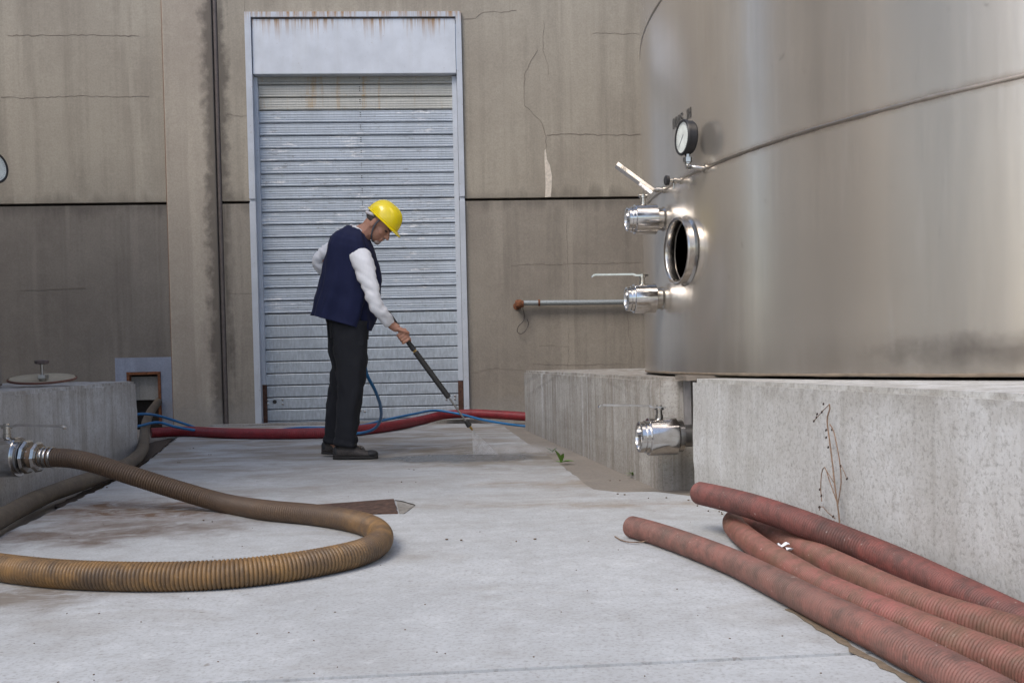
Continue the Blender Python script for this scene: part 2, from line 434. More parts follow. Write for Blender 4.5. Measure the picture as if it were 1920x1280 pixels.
# ------------------------------------------------------------------ back wall of the building
def wbox(bm, x0, x1, z0, z1, f0, f1, bev=0.):
    """box on the wall: x span, z span, f0..f1 distance in front (+) of the wall plane"""
    u = Vector((1, WM, 0)).normalized(); n = Vector((WM, -1, 0)).normalized()
    c = Vector(((x0 + x1) / 2, wallY((x0 + x1) / 2), (z0 + z1) / 2)) + n * ((f0 + f1) / 2)
    M = Matrix((u, n * -1, Vector((0, 0, 1)))).transposed().to_4x4()
    bm_box(bm, Matrix.Translation(c) @ M @ Matrix.Diagonal(((x1 - x0) / u.x, abs(f1 - f0), z1 - z0, 1)), bev)
def wpart(name, parent, mat, *boxes, bev=.004):
    bm = bmesh.new()
    for b in boxes: wbox(bm, *b, bev)
    return bmobj(name, bm, mat, parent)
W = empty('building_wall', (-3.0, wallY(-3.0), 0), 'weathered brown rendered wall of the building with grooves and cracks', 'wall')
TOP, ZG = 9.0, 2.36                                  # top of wall, height of the horizontal groove
XL, XP0, XP1, XC1, XD0, XD1, XR = -7.7, -3.60, -3.085, -3.032, -2.745, -.462, 9.0
DZ = 4.352
wpart('backing', W, DARKGAP, (XL, XD0 + .03, -.1, TOP, -.4, -.1), (XD1 - .03, XR, -.1, TOP, -.41, -.102), (XD0 + .03, XD1 - .03, DZ + .02, TOP, -.4, -.1), bev=0)
# opening low in the left panel
oL, oR, oT = onw(238, 720).x, onw(302, 720).x, onw(265, 697).z
wpart('wall_panel', W, WALL_UP, (XL, XP0 - .012, ZG + .014, TOP, -.09, 0))
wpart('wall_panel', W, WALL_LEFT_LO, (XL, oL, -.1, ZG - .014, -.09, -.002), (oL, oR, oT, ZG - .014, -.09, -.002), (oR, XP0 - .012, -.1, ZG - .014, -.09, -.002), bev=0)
wpart('pillar', W, WALL_PIL, (XP0, XP1, -.1, TOP, -.09, .03), bev=.012)
wpart('wall_panel', W, WALL_UP, (XC1, XD0, ZG + .014, TOP, -.09, 0))
wpart('wall_panel', W, WALL_LO, (XC1, XD0, -.1, ZG - .014, -.09, 0))
wpart('wall_panel', W, WALL_UP, (XD0, XD1, DZ, TOP, -.09, -.001))
wpart('wall_panel', W, WALL_UP, (XD1, XR, ZG + .014, TOP, -.09, 0))
wpart('wall_panel', W, WALL_LO, (XD1, XR, -.1, ZG - .014, -.09, 0))
n_ = Vector((WM, -1, 0)).normalized()
p0 = Vector((-3.0585, wallY(-3.0585), 0)) - n_ * .012
lathe('conduit', p0 + Vector((0, 0, -.02)), (0, 0, 1), [(0, .024), (TOP, .024)], PIPE_DARK, W, 20)
bm = bmesh.new(); wbox(bm, XP0 - .011, XP0 - .001, 0, TOP, -.06, .006)
bmobj('joint_strip', bm, m_plain('joint_sealant', (.22, .14, .1), .9), W)
# fine cracks in the render, as narrow strips
def crack(pts, w=.006, mat=CRACK, off=.0015, jit=3.):
    L = []
    for (x0, y0), (x1, y1) in zip(pts[:-1], pts[1:]):
        n = max(2, int(math.hypot(x1 - x0, y1 - y0) / 7))
        for k in range(n):
            t = k / n; L.append((x0 + (x1 - x0) * t + random.uniform(-1, 1) * jit * .5, y0 + (y1 - y0) * t + random.uniform(-1, 1) * jit * .5))
    L.append(pts[-1]); P = [onw(x, y, off) for x, y in L]; V, F = [], []
    for i, p in enumerate(P):
        d = (P[min(i + 1, len(P) - 1)] - P[max(i - 1, 0)]); d.normalize(); s = Vector((-d.z, -d.z * WM, d.x))
        ww = w * .65 * (.35 + .9 * random.random()) * .5; V += [p + s * ww, p - s * ww]
    for i in range(len(P) - 1): F.append((2 * i, 2 * i + 1, 2 * i + 3, 2 * i + 2))
    o = mesh('crack', V, F, mat, W); so = o.modifiers.new('t', 'SOLIDIFY'); so.thickness = .001; return o
for pts, w in [([(1020, 40), (1019, 95), (1026, 122), (1028, 140)], .007), ([(1008, 95), (995, 115), (985, 135), (982, 165), (984, 198), (1000, 215), (1013, 226), (1023, 252), (1024, 280)], .008),
               ([(1023, 253), (1090, 252), (1150, 254), (1200, 252)], .008), ([(868, 38), (890, 34), (908, 22), (945, 23), (968, 20)], .006),
               ([(1110, 63), (1145, 62), (1200, 65)], .005), ([(1063, 400), (1062, 440), (1065, 500), (1066, 660), (1065, 690)], .005), ([(1176, 590), (1178, 625), (1186, 655), (1183, 690)], .006),
               ([(1000, 683), (1060, 684), (1180, 682)], .005), ([(1010, 648), (1066, 649)], .004), ([(960, 497), (1200, 492)], .004),
               ([(15, 67), (140, 66), (262, 68)], .008), ([(0, 182), (60, 184), (140, 180), (280, 182)], .006), ([(425, 215), (470, 218)], .004), ([(430, 550), (478, 552)], .004), ([(36, 545), (160, 540)], .005),
               ([(880, 700), (930, 690), (985, 694)], .004)]:
    crack(pts, w)
def wpatch(name, outline, off, mat):
    P = [onw(x, y, off) for x, y in outline]
    o = mesh(name, P, [tuple(range(len(P)))], mat, W); s = o.modifiers.new('t', 'SOLIDIFY'); s.thickness = .002; return o
wpatch('bare_patch', [(1021, 283), (1023, 279), (1026, 300), (1031, 310), (1035, 330), (1034, 355), (1033, 369), (1022, 370), (1023, 345), (1022, 320), (1021, 300)], .003, EFFLO)

# blue painted surround, rusty frame and bent sheet in the opening
PALEBLUE = m_wall('pale_blue_paint', (.3, .34, .44), (.24, .27, .34), 3., .3)
bl, br, bt = onw(217, 720).x, onw(325, 720).x, onw(270, 670).z
hb = onw(265, 697).z
sur = wpart('painted_surround', W, PALEBLUE, (bl, oL, 0, bt, -.01, .004), (oL, oR, hb, bt, -.01, .004), (oR, br, 0, bt, -.01, .004), bev=.001)
H_ = empty('wall_hatch', (oL + .2, wallY(oL) - .0, 0), 'rusty metal hatch frame in the pale blue patch low on the wall', 'hatch')
wpart('hatch_frame', H_, RUST, (oL, oR, hb - .03, hb - .001, -.08, .012), (oR - .03, oR - .001, .02, hb - .032, -.08, .012), (oL + .001, oL + .03, .02, hb - .032, -.08, .012), bev=.002)
bm = bmesh.new(); wbox(bm, oL + .032, oR - .032, onw(265, 750).z, hb - .05, -.05, -.045); bmobj('hatch_sheet', bm, m_wall('hatch_sheet_paint', (.3, .3, .29), (.2, .18, .15), 6., .8), H_)
wpart('hatch_recess', H_, DARKGAP, (oL + .01, oR - .01, -.02, hb - .01, -.385, -.38), bev=0)

# ------------------------------------------------------------------ roller shutter door
D = empty('roller_shutter_door', ((XD0 + XD1) / 2, wallY((XD0 + XD1) / 2), 0), 'tall white roller shutter door with rust streaked header behind the worker', 'door')
def m_paint(name, base, zt, seed=0., flake=.25):
    g = G(name); z = g.xyz()[2]
    st = g.noise(1., 5, .7, sc=(26, 26, .9), off=(seed, 0, 0)); st2 = g.noise(1., 4, .6, sc=(6, 6, .7), off=(seed, 2, 0))
    h = g.math('SUBTRACT', zt, z)                               # distance below the top edge: run-off rust starts there
    near = g.N('ShaderNodeMapRange'); g.put(near.inputs[0], h); near.inputs[1].default_value = 0.; near.inputs[2].default_value = .28; near.inputs[3].default_value = 1.; near.inputs[4].default_value = 0.
    th = g.math('ADD', st, g.math('MULTIPLY', near.outputs[0], .2))
    th = g.math('ADD', th, g.math('MULTIPLY', g.math('SUBTRACT', g.noise(1., 3, .5, sc=(3.2, 3.2, .2), off=(seed + 1, 0, 0)), .5), .5))
    rm = g.math('MULTIPLY', g.ramp(th, [(.62, 0.), (.82, 1.)]), near.outputs[0])
    c = g.mix(g.ramp(g.noise(4, 5, .6), [(.35, 0.), (.7, 1.)]), base, tuple(v * .84 for v in base))
    c = g.mix(g.math('MULTIPLY', g.ramp(st2, [(.5, 0.), (.75, 1.)]), .25), c, (.42, .42, .4))
    c = g.mix(rm, c, (.3, .16, .05))
    c = g.mix(g.ramp(g.noise(45, 4, .6), [(.66, 0.), (.7, flake * 2)]), c, (.2, .12, .08))
    g.bump(g.noise(50, 4), .08, .002)
    return g.out(c, .5)
FRAMEP = m_paint('frame_paint', (.50, .54, .60), DZ, 3., .3)
HEADP = m_paint('header_paint', (.58, .62, .68), onw(660, 37).z, 8., .12)
jw = .068
hdz = onw(660, 139).z; htz = onw(660, 36).z
fr = wpart('door_frame', D, FRAMEP, (XD0 + .002, XD0 + jw, .0, ZG - .012, -.2, .035), (XD0 + .002, XD0 + jw, ZG + .03, DZ, -.2, .035), (XD1 - jw * .9, XD1 - .002, .0, ZG - .012, -.2, .035), (XD1 - jw * .9, XD1 - .002, ZG + .03, DZ, -.2, .035), (XD0 + jw, XD1 - jw * .9, htz + .012, DZ, -.2, .033), (XD0 + .004, XD0 + jw - .004, ZG - .012, ZG + .03, -.2, .02), (XD1 - jw * .9 + .004, XD1 - .004, ZG - .012, ZG + .03, -.2, .02), bev=.003)
wpart('header_panel', D, HEADP, (XD0 + jw + .006, XD1 - jw * .9 - .006, hdz, htz, -.15, .012), bev=.006)
wpart('header_soffit', D, DARKGAP, (XD0 + jw + .002, XD1 - jw * .9 - .002, hdz + .03, htz + .01, -.22, -.16), bev=0)
GX0, GX1 = onw(479.5, 400).x, onw(859.5, 400).x
wpart('guide_rail', D, FRAMEP, (GX0 - .012, GX0 + .045, .42, hdz - .01, -.13, -.055), bev=.004)
wpart('guide_rail', D, FRAMEP, (GX1 - .04, GX1 + .012, .42, hdz - .01, -.13, -.055), bev=.004)
RUSTD = m_plain('rust_dark', (.075, .036, .024), .95, nscale=30, var=.5)
wpart('guide_rail_foot', D, RUSTD, (GX0 - .01, GX0 + .05, .01, .418, -.13, -.06), bev=.003)
wpart('guide_rail_foot', D, RUSTD, (GX1 - .045, GX1 + .01, .01, .418, -.13, -.06), bev=.003)
wpart('door_back', D, DARKGAP, (XD0 + .03, XD1 - .03, .005, hdz + .1, -.3, -.2), bev=0)
def m_slat(name, base, flake, chip, seed, galv=0., rust=0.):
    g = G(name)
    n = g.noise(1., 6, .7, sc=(4, 4, 26), off=(seed, 0, 0)); big = g.noise(1.3, 4, .55, off=(seed, 1, 0)); f = g.noise(1., 4, .65, sc=(60, 60, 8))
    c = g.mix(g.ramp(g.noise(3, 4), [(.3, 0.), (.7, 1.)]), base, tuple(v * .82 for v in base))
    if galv:
        vo = g.N('ShaderNodeTexVoronoi'); g.put(vo.inputs['Vector'], g.vec((1, 1, 1.))); vo.inputs['Scale'].default_value = 55
        c = g.mix(g.math('MULTIPLY', vo.outputs['Color'], .0), c, c)
        sp = g.ramp(g.noise(1., 5, .7, sc=(45, 45, 14)), [(.32, tuple(v * .68 for v in base)), (.7, tuple(min(1, v * 1.28) for v in base))])
        c = g.mix(.75, c, sp)
        c = g.mix(g.ramp(g.noise(2.5, 4), [(.45, 0.), (.7, .4)]), c, (.3, .33, .38))
    th = g.math('ADD', n, g.math('MULTIPLY', big, .45))
    c = g.mix(g.ramp(th, [(.83, 0.), (.87, flake)]), c, chip)
    c = g.mix(g.ramp(g.math('ADD', g.noise(1., 6, .75, sc=(9, 9, 40), off=(seed + 5, 0, 0)), g.math('MULTIPLY', big, .3)), [(.74, 0.), (.78, flake)]), c, (.24, .25, .27))
    if rust:
        c = g.mix(g.ramp(g.noise(1., 5, .7, sc=(9, 9, .8), off=(seed, 4, 0)), [(.56, 0.), (.7, rust)]), c, (.42, .25, .07))
    c = g.mix(g.ramp(f, [(.38, .25), (.55, 0.)]), c, tuple(v * .62 for v in base))
    g.bump(f, .06, .002)
    return g.out(c, .5 if not galv else .46, 0. if not galv else .35)
SL_W = m_slat('slat_white_paint', (.49, .55, .62), .75, (.78, .79, .8), 0.)
SL_C = m_slat('slat_cream_stained', (.52, .525, .49), .3, (.6, .6, .55), 4., rust=.75)
SL_G = m_slat('slat_galvanised', (.45, .5, .55), .25, (.55, .57, .6), 8., galv=1.)
u_ = Vector((1, WM, 0)).normalized()
def slat_mesh(name, prof, mat):
    x0, x1 = GX0 + .012, GX1 - .008; V, F = [], []
    for xx in (x0, x1):
        p = Vector((xx, wallY(xx), 0)) - n_ * .095
        V += [p + n_ * a + Vector((0, 0, z)) for a, z in prof]
    k = len(prof)
    for i in range(k): F.append((i, (i + 1) % k, k + (i + 1) % k, k + i))
    F += [tuple(range(k)), tuple(range(2 * k - 1, k - 1, -1))]
    me = bpy.data.meshes.new(name); me.from_pydata([tuple(v - Vector(D.location)) for v in V], [], F)
    bm = bmesh.new(); bm.from_mesh(me); bmesh.ops.recalc_face_normals(bm, faces=bm.faces); bm.to_mesh(me); bm.free()
    me.materials.append(mat); return me
zl0, zl1 = onw(490, 793).z + .01, onw(490, 588).z           # lower galvanised zone
zu1 = hdz + .05
nl, nu = 9, 19
hl = (zl1 - zl0) / nl; hu = (zu1 - zl1) / nu
pl = [(-.02, .003), (-.006, .003), (.0, .008), (.002, .012), (.002, hl - .012), (-.001, hl - .007), (-.02, hl - .006)]
q = hu
pu = [(-.03, .004), (-.004, .004), (.006, .008), (.012, .014), (.013, .02), (.010, .026), (.002, .030), (-.004, .032), (-.004, .036), (.002, .040), (.002, q * .46), (.0055, q * .48), (.0055, q * .53), (.002, q * .55), (.002, q * .66), (.0055, q * .68), (.0055, q * .73), (.002, q * .75), (.002, q * .86), (.0045, q * .88), (.0045, q * .93), (-.002, q * .965), (-.012, q - .003), (-.03, q - .003)]
ml = slat_mesh('slat', pl, SL_G); mu = slat_mesh('slat', pu, SL_W); mc = slat_mesh('slat', pu, SL_C)
for i in range(nl):
    o = bpy.data.objects.new('slat', ml); link(o, D); o.location = (0, random.uniform(-.001, .001), zl0 + i * hl)
for i in range(nu):
    o = bpy.data.objects.new('slat', mc if i >= nu - 3 else mu); link(o, D); o.location = (0, random.uniform(-.001, .001), zl1 + i * hu); o.rotation_euler.x = random.uniform(-.004, .004)
for bx, by in [(837, 742), (853, 742), (853, 748), (837, 749), (502, 750), (502, 757), (530, 749), (530, 757), (676, 770), (684, 771), (672, 773)]:
    p = onw(bx, by, -.09); lathe('bolt_head', p, n_, [(0, .012), (.004, .011), (.007, .004), (.0075, 0)], STEEL_B, D, 10)
lathe('keyhole', onw(515, 753, -.09), n_, [(0, .022), (.003, .02), (.004, 0)], BLACKP, D, 14)
zz = onw(676, 300).x
bm = bmesh.new()
for i in range(nu):                                            # line of small holes up the slats
    for k in range(3):
        z = zl1 + (i + .5 + k * .15) * hu; p = Vector((zz, wallY(zz), z)) - n_ * .091
        bm_box(bm, Matrix.Translation(p) @ Matrix.Diagonal((.012, .004, .007, 1)))
tag(bmobj('vent_holes', bm, DARKGAP, D), kind='stuff')
bm = bmesh.new(); wbox(bm, GX0 + .02, GX1 - .02, .013, zl0 - .002, -.11, -.085)
bmobj('bottom_bar', bm, SL_G, D)

# ------------------------------------------------------------------ plinths
PH = .53
pm_a, pm_b = onz(984, 800), onz(1237, 908)
pr_a = onz(1300, 925); pr_far = onz(1920, 737, PH)
dr = (pr_far - Vector((pr_a.x, pr_a.y, PH))); pr_c = pr_a + dr * 3.0
def plinth(name, poly, mat, label):
    bm = bmesh.new()
    n = len(poly); base = [bm.verts.new((x, y, -.06)) for x, y in poly]; top = [bm.verts.new((x, y, PH)) for x, y in poly]
    bm.faces.new(base[::-1]); bm.faces.new(top)
    for i in range(n): bm.faces.new((base[i], base[(i + 1) % n], top[(i + 1) % n], top[i]))
    bmesh.ops.recalc_face_normals(bm, faces=bm.faces)
    bmesh.ops.bevel(bm, geom=list(bm.edges), offset=.018, segments=2, affect='EDGES')
    # cut into small cells so that edges can be worn uneven
    bmesh.ops.triangulate(bm, faces=[f for f in bm.faces if len(f.verts) > 4])
    long_ = [e for e in bm.edges if e.calc_length() > .12 and max(v.co.z for v in e.verts) > .4 and min(v.co.y for v in e.verts) > -2]
    bmesh.ops.subdivide_edges(bm, edges=long_, cuts=24, use_grid_fill=True)
    for v in bm.verts:
        if v.co.z > -.02:
            k = mnoise.noise(v.co * 6) * .007 + mnoise.noise(v.co * 21) * .004
            if abs(v.co.z - PH) < .03: v.co.z += mnoise.noise(v.co * 11) * .005 - .001
            v.co.x += k; v.co.y += k * .3
    o = bmobj(name, bm, mat, None, True, 50)
    return tag(o, label, 'plinth')
plinth('tank_plinth', [(pm_a.x, pm_a.y), (pm_b.x, pm_b.y), (2.6, pm_b.y - .02), (2.6, 9.02)], CONC_M, 'stained concrete plinth running back to the wall under the right tank')
plinth('tank_plinth', [(pr_a.x, pr_a.y), (pr_c.x, pr_c.y), (6.5, pr_c.y), (6.5, pr_a.y - .0), (2.6, pr_a.y)], CONC_R, 'pale grey concrete plinth behind the pile of red hoses')
pl_a, pl_b = onz(0, 950), onz(260, 845)
dl = (pl_a - pl_b); pl_c = pl_b + dl * 2.2
plinth('tank_plinth', [(pl_b.x, pl_b.y), (pl_c.x, pl_c.y), (-8.5, pl_c.y), (-8.5, pl_b.y + .4), (pl_b.x - .9, pl_b.y + .3)], CONC_L, 'grey streaked concrete plinth at the left with a round lid on top')

# ------------------------------------------------------------------ tanks
def on_tank(x, y, c=Vector((4.43, 5.42)), R=3.64):
    d = ray(x, y); A = d.x ** 2 + d.y ** 2; B = -2 * (d.x * c.x + d.y * c.y); Q = c.x ** 2 + c.y ** 2 - R * R
    t = (-B - math.sqrt(max(B * B - 4 * A * Q, 0))) / (2 * A); p = CAM + d * t
    return p, Vector((p.x - c.x, p.y - c.y, 0)).normalized()
SEAMZ = on_tank(1650, 208)[0].z
def m_tank(name, seed=0.):
    g = G(name)
    br = g.noise(1., 5, .7, sc=(30, 30, .6), off=(seed, 0, 0)); sm = g.noise(1.6, 5, .6, off=(seed, 0, 2)); sp = g.noise(13, 4, .6, off=(0, seed, 0)); st = g.noise(1., 5, .65, sc=(3, 3, .25), off=(seed + 2, 0, 0))
    c = g.mix(g.ramp(sm, [(.35, 0.), (.7, 1.)]), (.65, .60, .535), (.57, .525, .465))
    c = g.mix(g.math('MULTIPLY', g.ramp(br, [(.4, 0.), (.7, 1.)]), .3), c, (.5, .475, .44))
    c = g.mix(g.ramp(st, [(.55, 0.), (.75, .35)]), c, (.36, .33, .3))
    c = g.mix(g.ramp(sp, [(.68, 0.), (.76, .55)]), c, (.26, .22, .19))
    sk = g.noise(1., 4, .6, sc=(55, 55, 9), off=(seed, 5, 0)); c = g.mix(g.ramp(sk, [(.7, 0.), (.77, .5)]), c, (.2, .165, .14))
    scr = g.noise(1., 5, .7, sc=(16, 16, 1.2), off=(seed + 4, 0, 0)); c = g.mix(g.ramp(scr, [(.56, 0.), (.7, .22)]), c, (.75, .72, .68))
    z = g.xyz()[2]
    run = g.math('MULTIPLY', g.ramp(z, [(.0, 0.), (.54, .55), (.72, 0.)]), g.ramp(st, [(.35, .2), (.6, 1.)])); c = g.mix(run, c, (.27, .235, .2))
    sd_ = g.math('ABSOLUTE', g.math('SUBTRACT', z, SEAMZ)); c = g.mix(g.ramp(g.math('ADD', sd_, g.math('MULTIPLY', g.math('SUBTRACT', g.noise(14, 4), .5), .03)), [(.004, .5), (.026, 0.)]), c, (.3, .23, .17))
    c = g.mix(g.math('MULTIPLY', g.blob((1.6, 3.15, .63), (.5, .5, .07), .8, .4, 9.), .55), c, (.12, .1, .09))
    r = g.math('ADD', g.math('MULTIPLY', sm, .12), g.math('ADD', g.math('MULTIPLY', br, .05), .16))
    g.bump(g.noise(1.1, 2, .5, off=(seed, 0, 0)), .12, .02)
    tn = g.N('ShaderNodeTangent', direction_type='RADIAL', axis='Z'); g.put(g.b.inputs['Tangent'], tn.outputs[0])
    return g.out(c, r, .74, Anisotropic=.45, Anisotropic_Rotation=.25)
TANKM = m_tank('brushed_steel_tank'); TANKIN = m_plain('tank_inside', (.012, .011, .01), .8)
WELD = m_steel('weld_bead', (.38, .33, .28), .4, .1, .7)
def tank(name, c, R, zt, label, hole=None):
    E_ = empty(name, (c[0], c[1], PH + .012), label, 'tank')
    bm = bmesh.new(); seg = 192; zs = [PH + .012] + list(np.linspace(PH + .1, zt, 9)); th = [2 * math.pi * k / seg for k in range(seg)]
    def shell(R, zs, flip, mi):
        rows = [[bm.verts.new((c[0] + R * math.cos(t), c[1] + R * math.sin(t), z)) for t in th] for z in zs]
        for a, b in zip(rows[:-1], rows[1:]):
            for k in range(seg):
                f = (a[k], a[(k + 1) % seg], b[(k + 1) % seg], b[k]); fc = bm.faces.new(f[::-1] if flip else f); fc.material_index = mi
        f1 = bm.faces.new(rows[0] if flip else rows[0][::-1]); f2 = bm.faces.new(rows[-1][::-1] if flip else rows[-1]); f1.material_index = f2.material_index = mi
    shell(R, zs, False, 0); shell(R - .004, [zs[0] + .004, zt - .004], True, 1)
    me = bpy.data.meshes.new('shell'); bm.to_mesh(me); bm.free()
    me.materials.append(TANKM); me.materials.append(TANKIN)
    o = bpy.data.objects.new('shell', me); link(o)
    if hole:
        p, n, r = hole; bm = bmesh.new()
        bmesh.ops.create_cone(bm, cap_ends=True, segments=48, radius1=r, radius2=r, depth=.4, matrix=Matrix.Translation(p) @ n.to_track_quat('Z', 'Y').to_matrix().to_4x4())
        cm = bpy.data.meshes.new('c'); bm.to_mesh(cm); bm.free(); co = bpy.data.objects.new('c', cm); link(co)
        b = o.modifiers.new('b', 'BOOLEAN'); b.object = co; b.operation = 'DIFFERENCE'; b.solver = 'EXACT'
        bpy.context.view_layer.update(); dg = bpy.context.evaluated_depsgraph_get()
        nm = bpy.data.meshes.new_from_object(o.evaluated_get(dg)); o.modifiers.clear(); o.data = nm; bpy.data.objects.remove(co)
    o.data.polygons.foreach_set('use_smooth', [True] * len(o.data.polygons)); o.data.set_sharp_from_angle(angle=math.radians(25))
    o.data.transform(Matrix.Translation(-Vector(E_.location))); o.parent = E_
    return E_
TC, TR = Vector((4.43, 5.42)), 3.64
mp, mn = on_tank(1284, 471)
T1 = tank('wine_tank', TC, TR, 5.3, 'huge brushed steel tank at the right with open manhole and weld seam', (mp, mn, .146))
LC = Vector((-6.25, 4.05))
T2 = tank('wine_tank', LC, 3.62, 5.3, 'steel tank cut off by the left edge of the photo', None)
def ring(name, c, R, z, mat, parent, r=.006, wob=.002):
    V, F, seg, m = [], [], 400, 6
    for k in range(seg):
        t = 2 * math.pi * k / seg; rr = r * (1 + .35 * mnoise.noise((k * .9, z, 0)))
        for j in range(m):
            a = math.pi * (j / (m - 1)) - math.pi / 2
            V.append((c[0] + (R - .001 + rr * .7 * math.cos(a)) * math.cos(t), c[1] + (R - .001 + rr * .7 * math.cos(a)) * math.sin(t), z + rr * 1.5 * math.sin(a) + wob * mnoise.noise((k * .3, 2, z))))
    for k in range(seg):
        for j in range(m - 1): F.append((k * m + j, ((k + 1) % seg) * m + j, ((k + 1) % seg) * m + j + 1, k * m + j + 1))
    return _sm(mesh(name, V, F, mat, parent))
S1 = on_tank(1650, 208)[0].z
S2 = on_tank(1240, 0)[0].z
for T_, c_, R_ in ((T1, TC, TR), (T2, LC, 3.62)):
    ring('weld_seam', c_, R_, S1, WELD, T_); ring('weld_seam', c_, R_, S2, WELD, T_)
    ring('base_flange', c_, R_, PH + .018, m_plain('base_sealant', (.2, .16, .12), .9), T_, .004)
# manhole neck
neck_axis = mn
lathe('manhole_neck', mp - mn * .03, neck_axis, [(.025, .147), (.07, .147), (.074, .149), (.078, .155), (.08, .16), (.078, .164), (.069, .165), (.067, .159), (.04, .159), (.034, .166), (.03, .172)], m_steel('manhole_steel', (.6, .57, .53), .2, .1, .5), T1, 64, caps=False)
# mirrored stencil lettering on the shell
GLY = {'H': [(0, 0, .3, 1), (.7, 0, 1, 1), (.36, .42, .64, .58)], 'L': [(0, .0, .34, 1), (.42, 0, 1, .16)], '.': [(.3, 0, .7, .14)],
       '2': [(0, 0, 1, .14), (0, .17, .34, .46), (.12, .43, .9, .57), (.66, .55, 1, .84), (.1, .86, .9, 1), (0, .72, .3, .86)],
       '0': [(0, .12, .36, .88), (.64, .12, 1, .88), (.12, 0, .45, .1), (.55, 0, .88, .1), (.12, .9, .45, 1), (.55, .9, .88, 1)]}
bm = bmesh.new(); cx_ = 0.
for ch in 'HL.2000':
    w_ = .5 if ch == '.' else 1.
    for q0, q1, q2, q3 in GLY[ch]:
        bm.faces.new([bm.verts.new((cx_ + (u if ch != '.' else u * .5), v, 0)) for u, v in ((q0, q1), (q2, q1), (q2, q3), (q0, q3))])
    cx_ += w_ + .42
x0, x1, y1 = 0., cx_ - .42, 1.
aR = math.atan2(on_tank(1296, 215)[1].y, on_tank(1296, 215)[1].x); aL = math.atan2(on_tank(1262, 235)[1].y, on_tank(1262, 235)[1].x)
if aL > aR + 3: aL -= 2 * math.pi
if aR > aL + 3: aR -= 2 * math.pi
zb, ztp = on_tank(1296, 221)[0].z, on_tank(1296, 200)[0].z
for v in bm.verts:
    f = (v.co.x - x0) / (x1 - x0); a = aR + (aL - aR) * f
    v.co = Vector((TC.x + (TR + .0025) * math.cos(a), TC.y + (TR + .0025) * math.sin(a), zb + (ztp - zb) * v.co.y / y1))
bmobj('stencil_lettering', bm, m_plain('stencil_paint', (.03, .028, .026), .7), T1)

# ------------------------------------------------------------------ valves, gauges and fittings
def valve(name, label, p, axis, k=1., lever=None, neck=.05, pipe=0., group=None, coupled=False):
    """p: where the neck leaves its tank; axis points out of the tank"""
    axis = Vector(axis).normalized(); E_ = empty(name, p, label, 'valve', group)
    if pipe: lathe('outlet_pipe', p - axis * pipe, axis, [(0, .047 * k), (pipe, .047 * k)], STEEL_D, E_, 28)
    lathe('neck', p - axis * .02, axis, [(0, .058 * k * 1.17), (.022, .057 * k * 1.17), (.03, .05 * k * 1.17), (.02 + neck - .008, .05 * k * 1.17), (.02 + neck - .004, .056 * k * 1.17), (.02 + neck + .004, .056 * k * 1.17)], STEEL_B, E_, 32)
    q = p + axis * neck
    lathe('valve_body', q, axis, [(0, .05 * k * 1.17), (0, .063 * k * 1.17), (.0 * k * .88, .063 * k * 1.17), (.0 * k * .88, .066 * k * 1.17), (.0 * k * .88, .068 * k * 1.17), (.13 * k * .88, .068 * k * 1.17), (.133 * k * .88, .066 * k * 1.17), (.133 * k * .88, .058 * k * 1.17), (.15 * k * .88, .058 * k * 1.17)], STEEL, E_, 48, sharp=20)
    if not coupled:
        lathe('end_ring', q, axis, [(.146 * k * .88, .05 * k * 1.17), (.158 * k * .88, .05 * k * 1.17), (.158 * k * .88, .056 * k * 1.17), (.174 * k * .88, .056 * k * 1.17), (.178 * k * .88, .053 * k * 1.17), (.178 * k * .88, .046 * k * 1.17), (.17 * k * .88, .044 * k * 1.17), (.1 * k * .88, .042 * k * 1.17), (.1 * k, 0)], STEEL, E_, 40)
    s = q + axis * .066 * k
    up = Vector((0, 0, 1))
    lathe('stem', s + up * .072 * k, up, [(0, .016 * k), (.02 * k, .016 * k), (.022 * k, .013 * k), (.04 * k, .013 * k), (.041 * k, .02 * k), (.05 * k, .02 * k), (.052 * k, .012 * k), (.06 * k, .012 * k), (.06 * k, 0)], STEEL_B, E_, 20)
    if lever is not None:
        ld = Vector(lever); L = ld.length; ld.normalize(); side = up.cross(ld).normalized(); t0 = s + up * .119 * k
        V = []; prof = [(-.03, 0, .013), (0, 0, .015), (.035, .0, .014), (.05, .006, .013), (L - .02, .006, .012), (L - .008, .004, .013), (L, -.003, .013)]
        for a, h, w in prof:
            for sy, sz in ((-1, 0), (1, 0), (1, 1), (-1, 1)): V.append(t0 + ld * a + side * (w * sy) + up * (h + .010 * sz))
        F = [(0, 1, 2, 3), tuple(range(len(V) - 4, len(V)))]
        for i in range(len(prof) - 1):
            for j in range(4): F.append((i * 4 + j, i * 4 + (j + 1) % 4, i * 4 + 4 + (j + 1) % 4, i * 4 + 4 + j))
        mesh('lever', V, F, STEEL, E_)
    else:
        lathe('stem_cross', s + up * .125 * k - axis * .022, axis, [(0, .009), (.044, .009)], STEEL_B, E_, 12)
    return E_
vp, vn = on_tank(1243, 411); valve('ball_valve', 'polished steel valve without lever above left of the manhole', vp - vn * .003, vn + Vector((0, 0, .0)), .98, None, .042)
vp, vn = on_tank(1241, 559); valve('ball_valve', 'polished steel valve with lever just above the wall pipe', vp - vn * .003, vn, .98, vn * .27 + Vector((0, 0, .0)), .042)
vp = ony(1270, 817, 4.57); valve('ball_valve', 'big steel outlet valve in the gap between the right plinths', vp, (-1, -.12, .0), 1.13, Vector((-.29, -.02, .012)), .012, .75)
LV = ony(-16, 857, 4.3)
LVE = valve('ball_valve', 'steel valve at the left edge coupled to the brown ribbed hose', LV, (1, -.04, 0), 1.13, Vector((.27, -.02, -.012)), .0, .4, coupled=True)

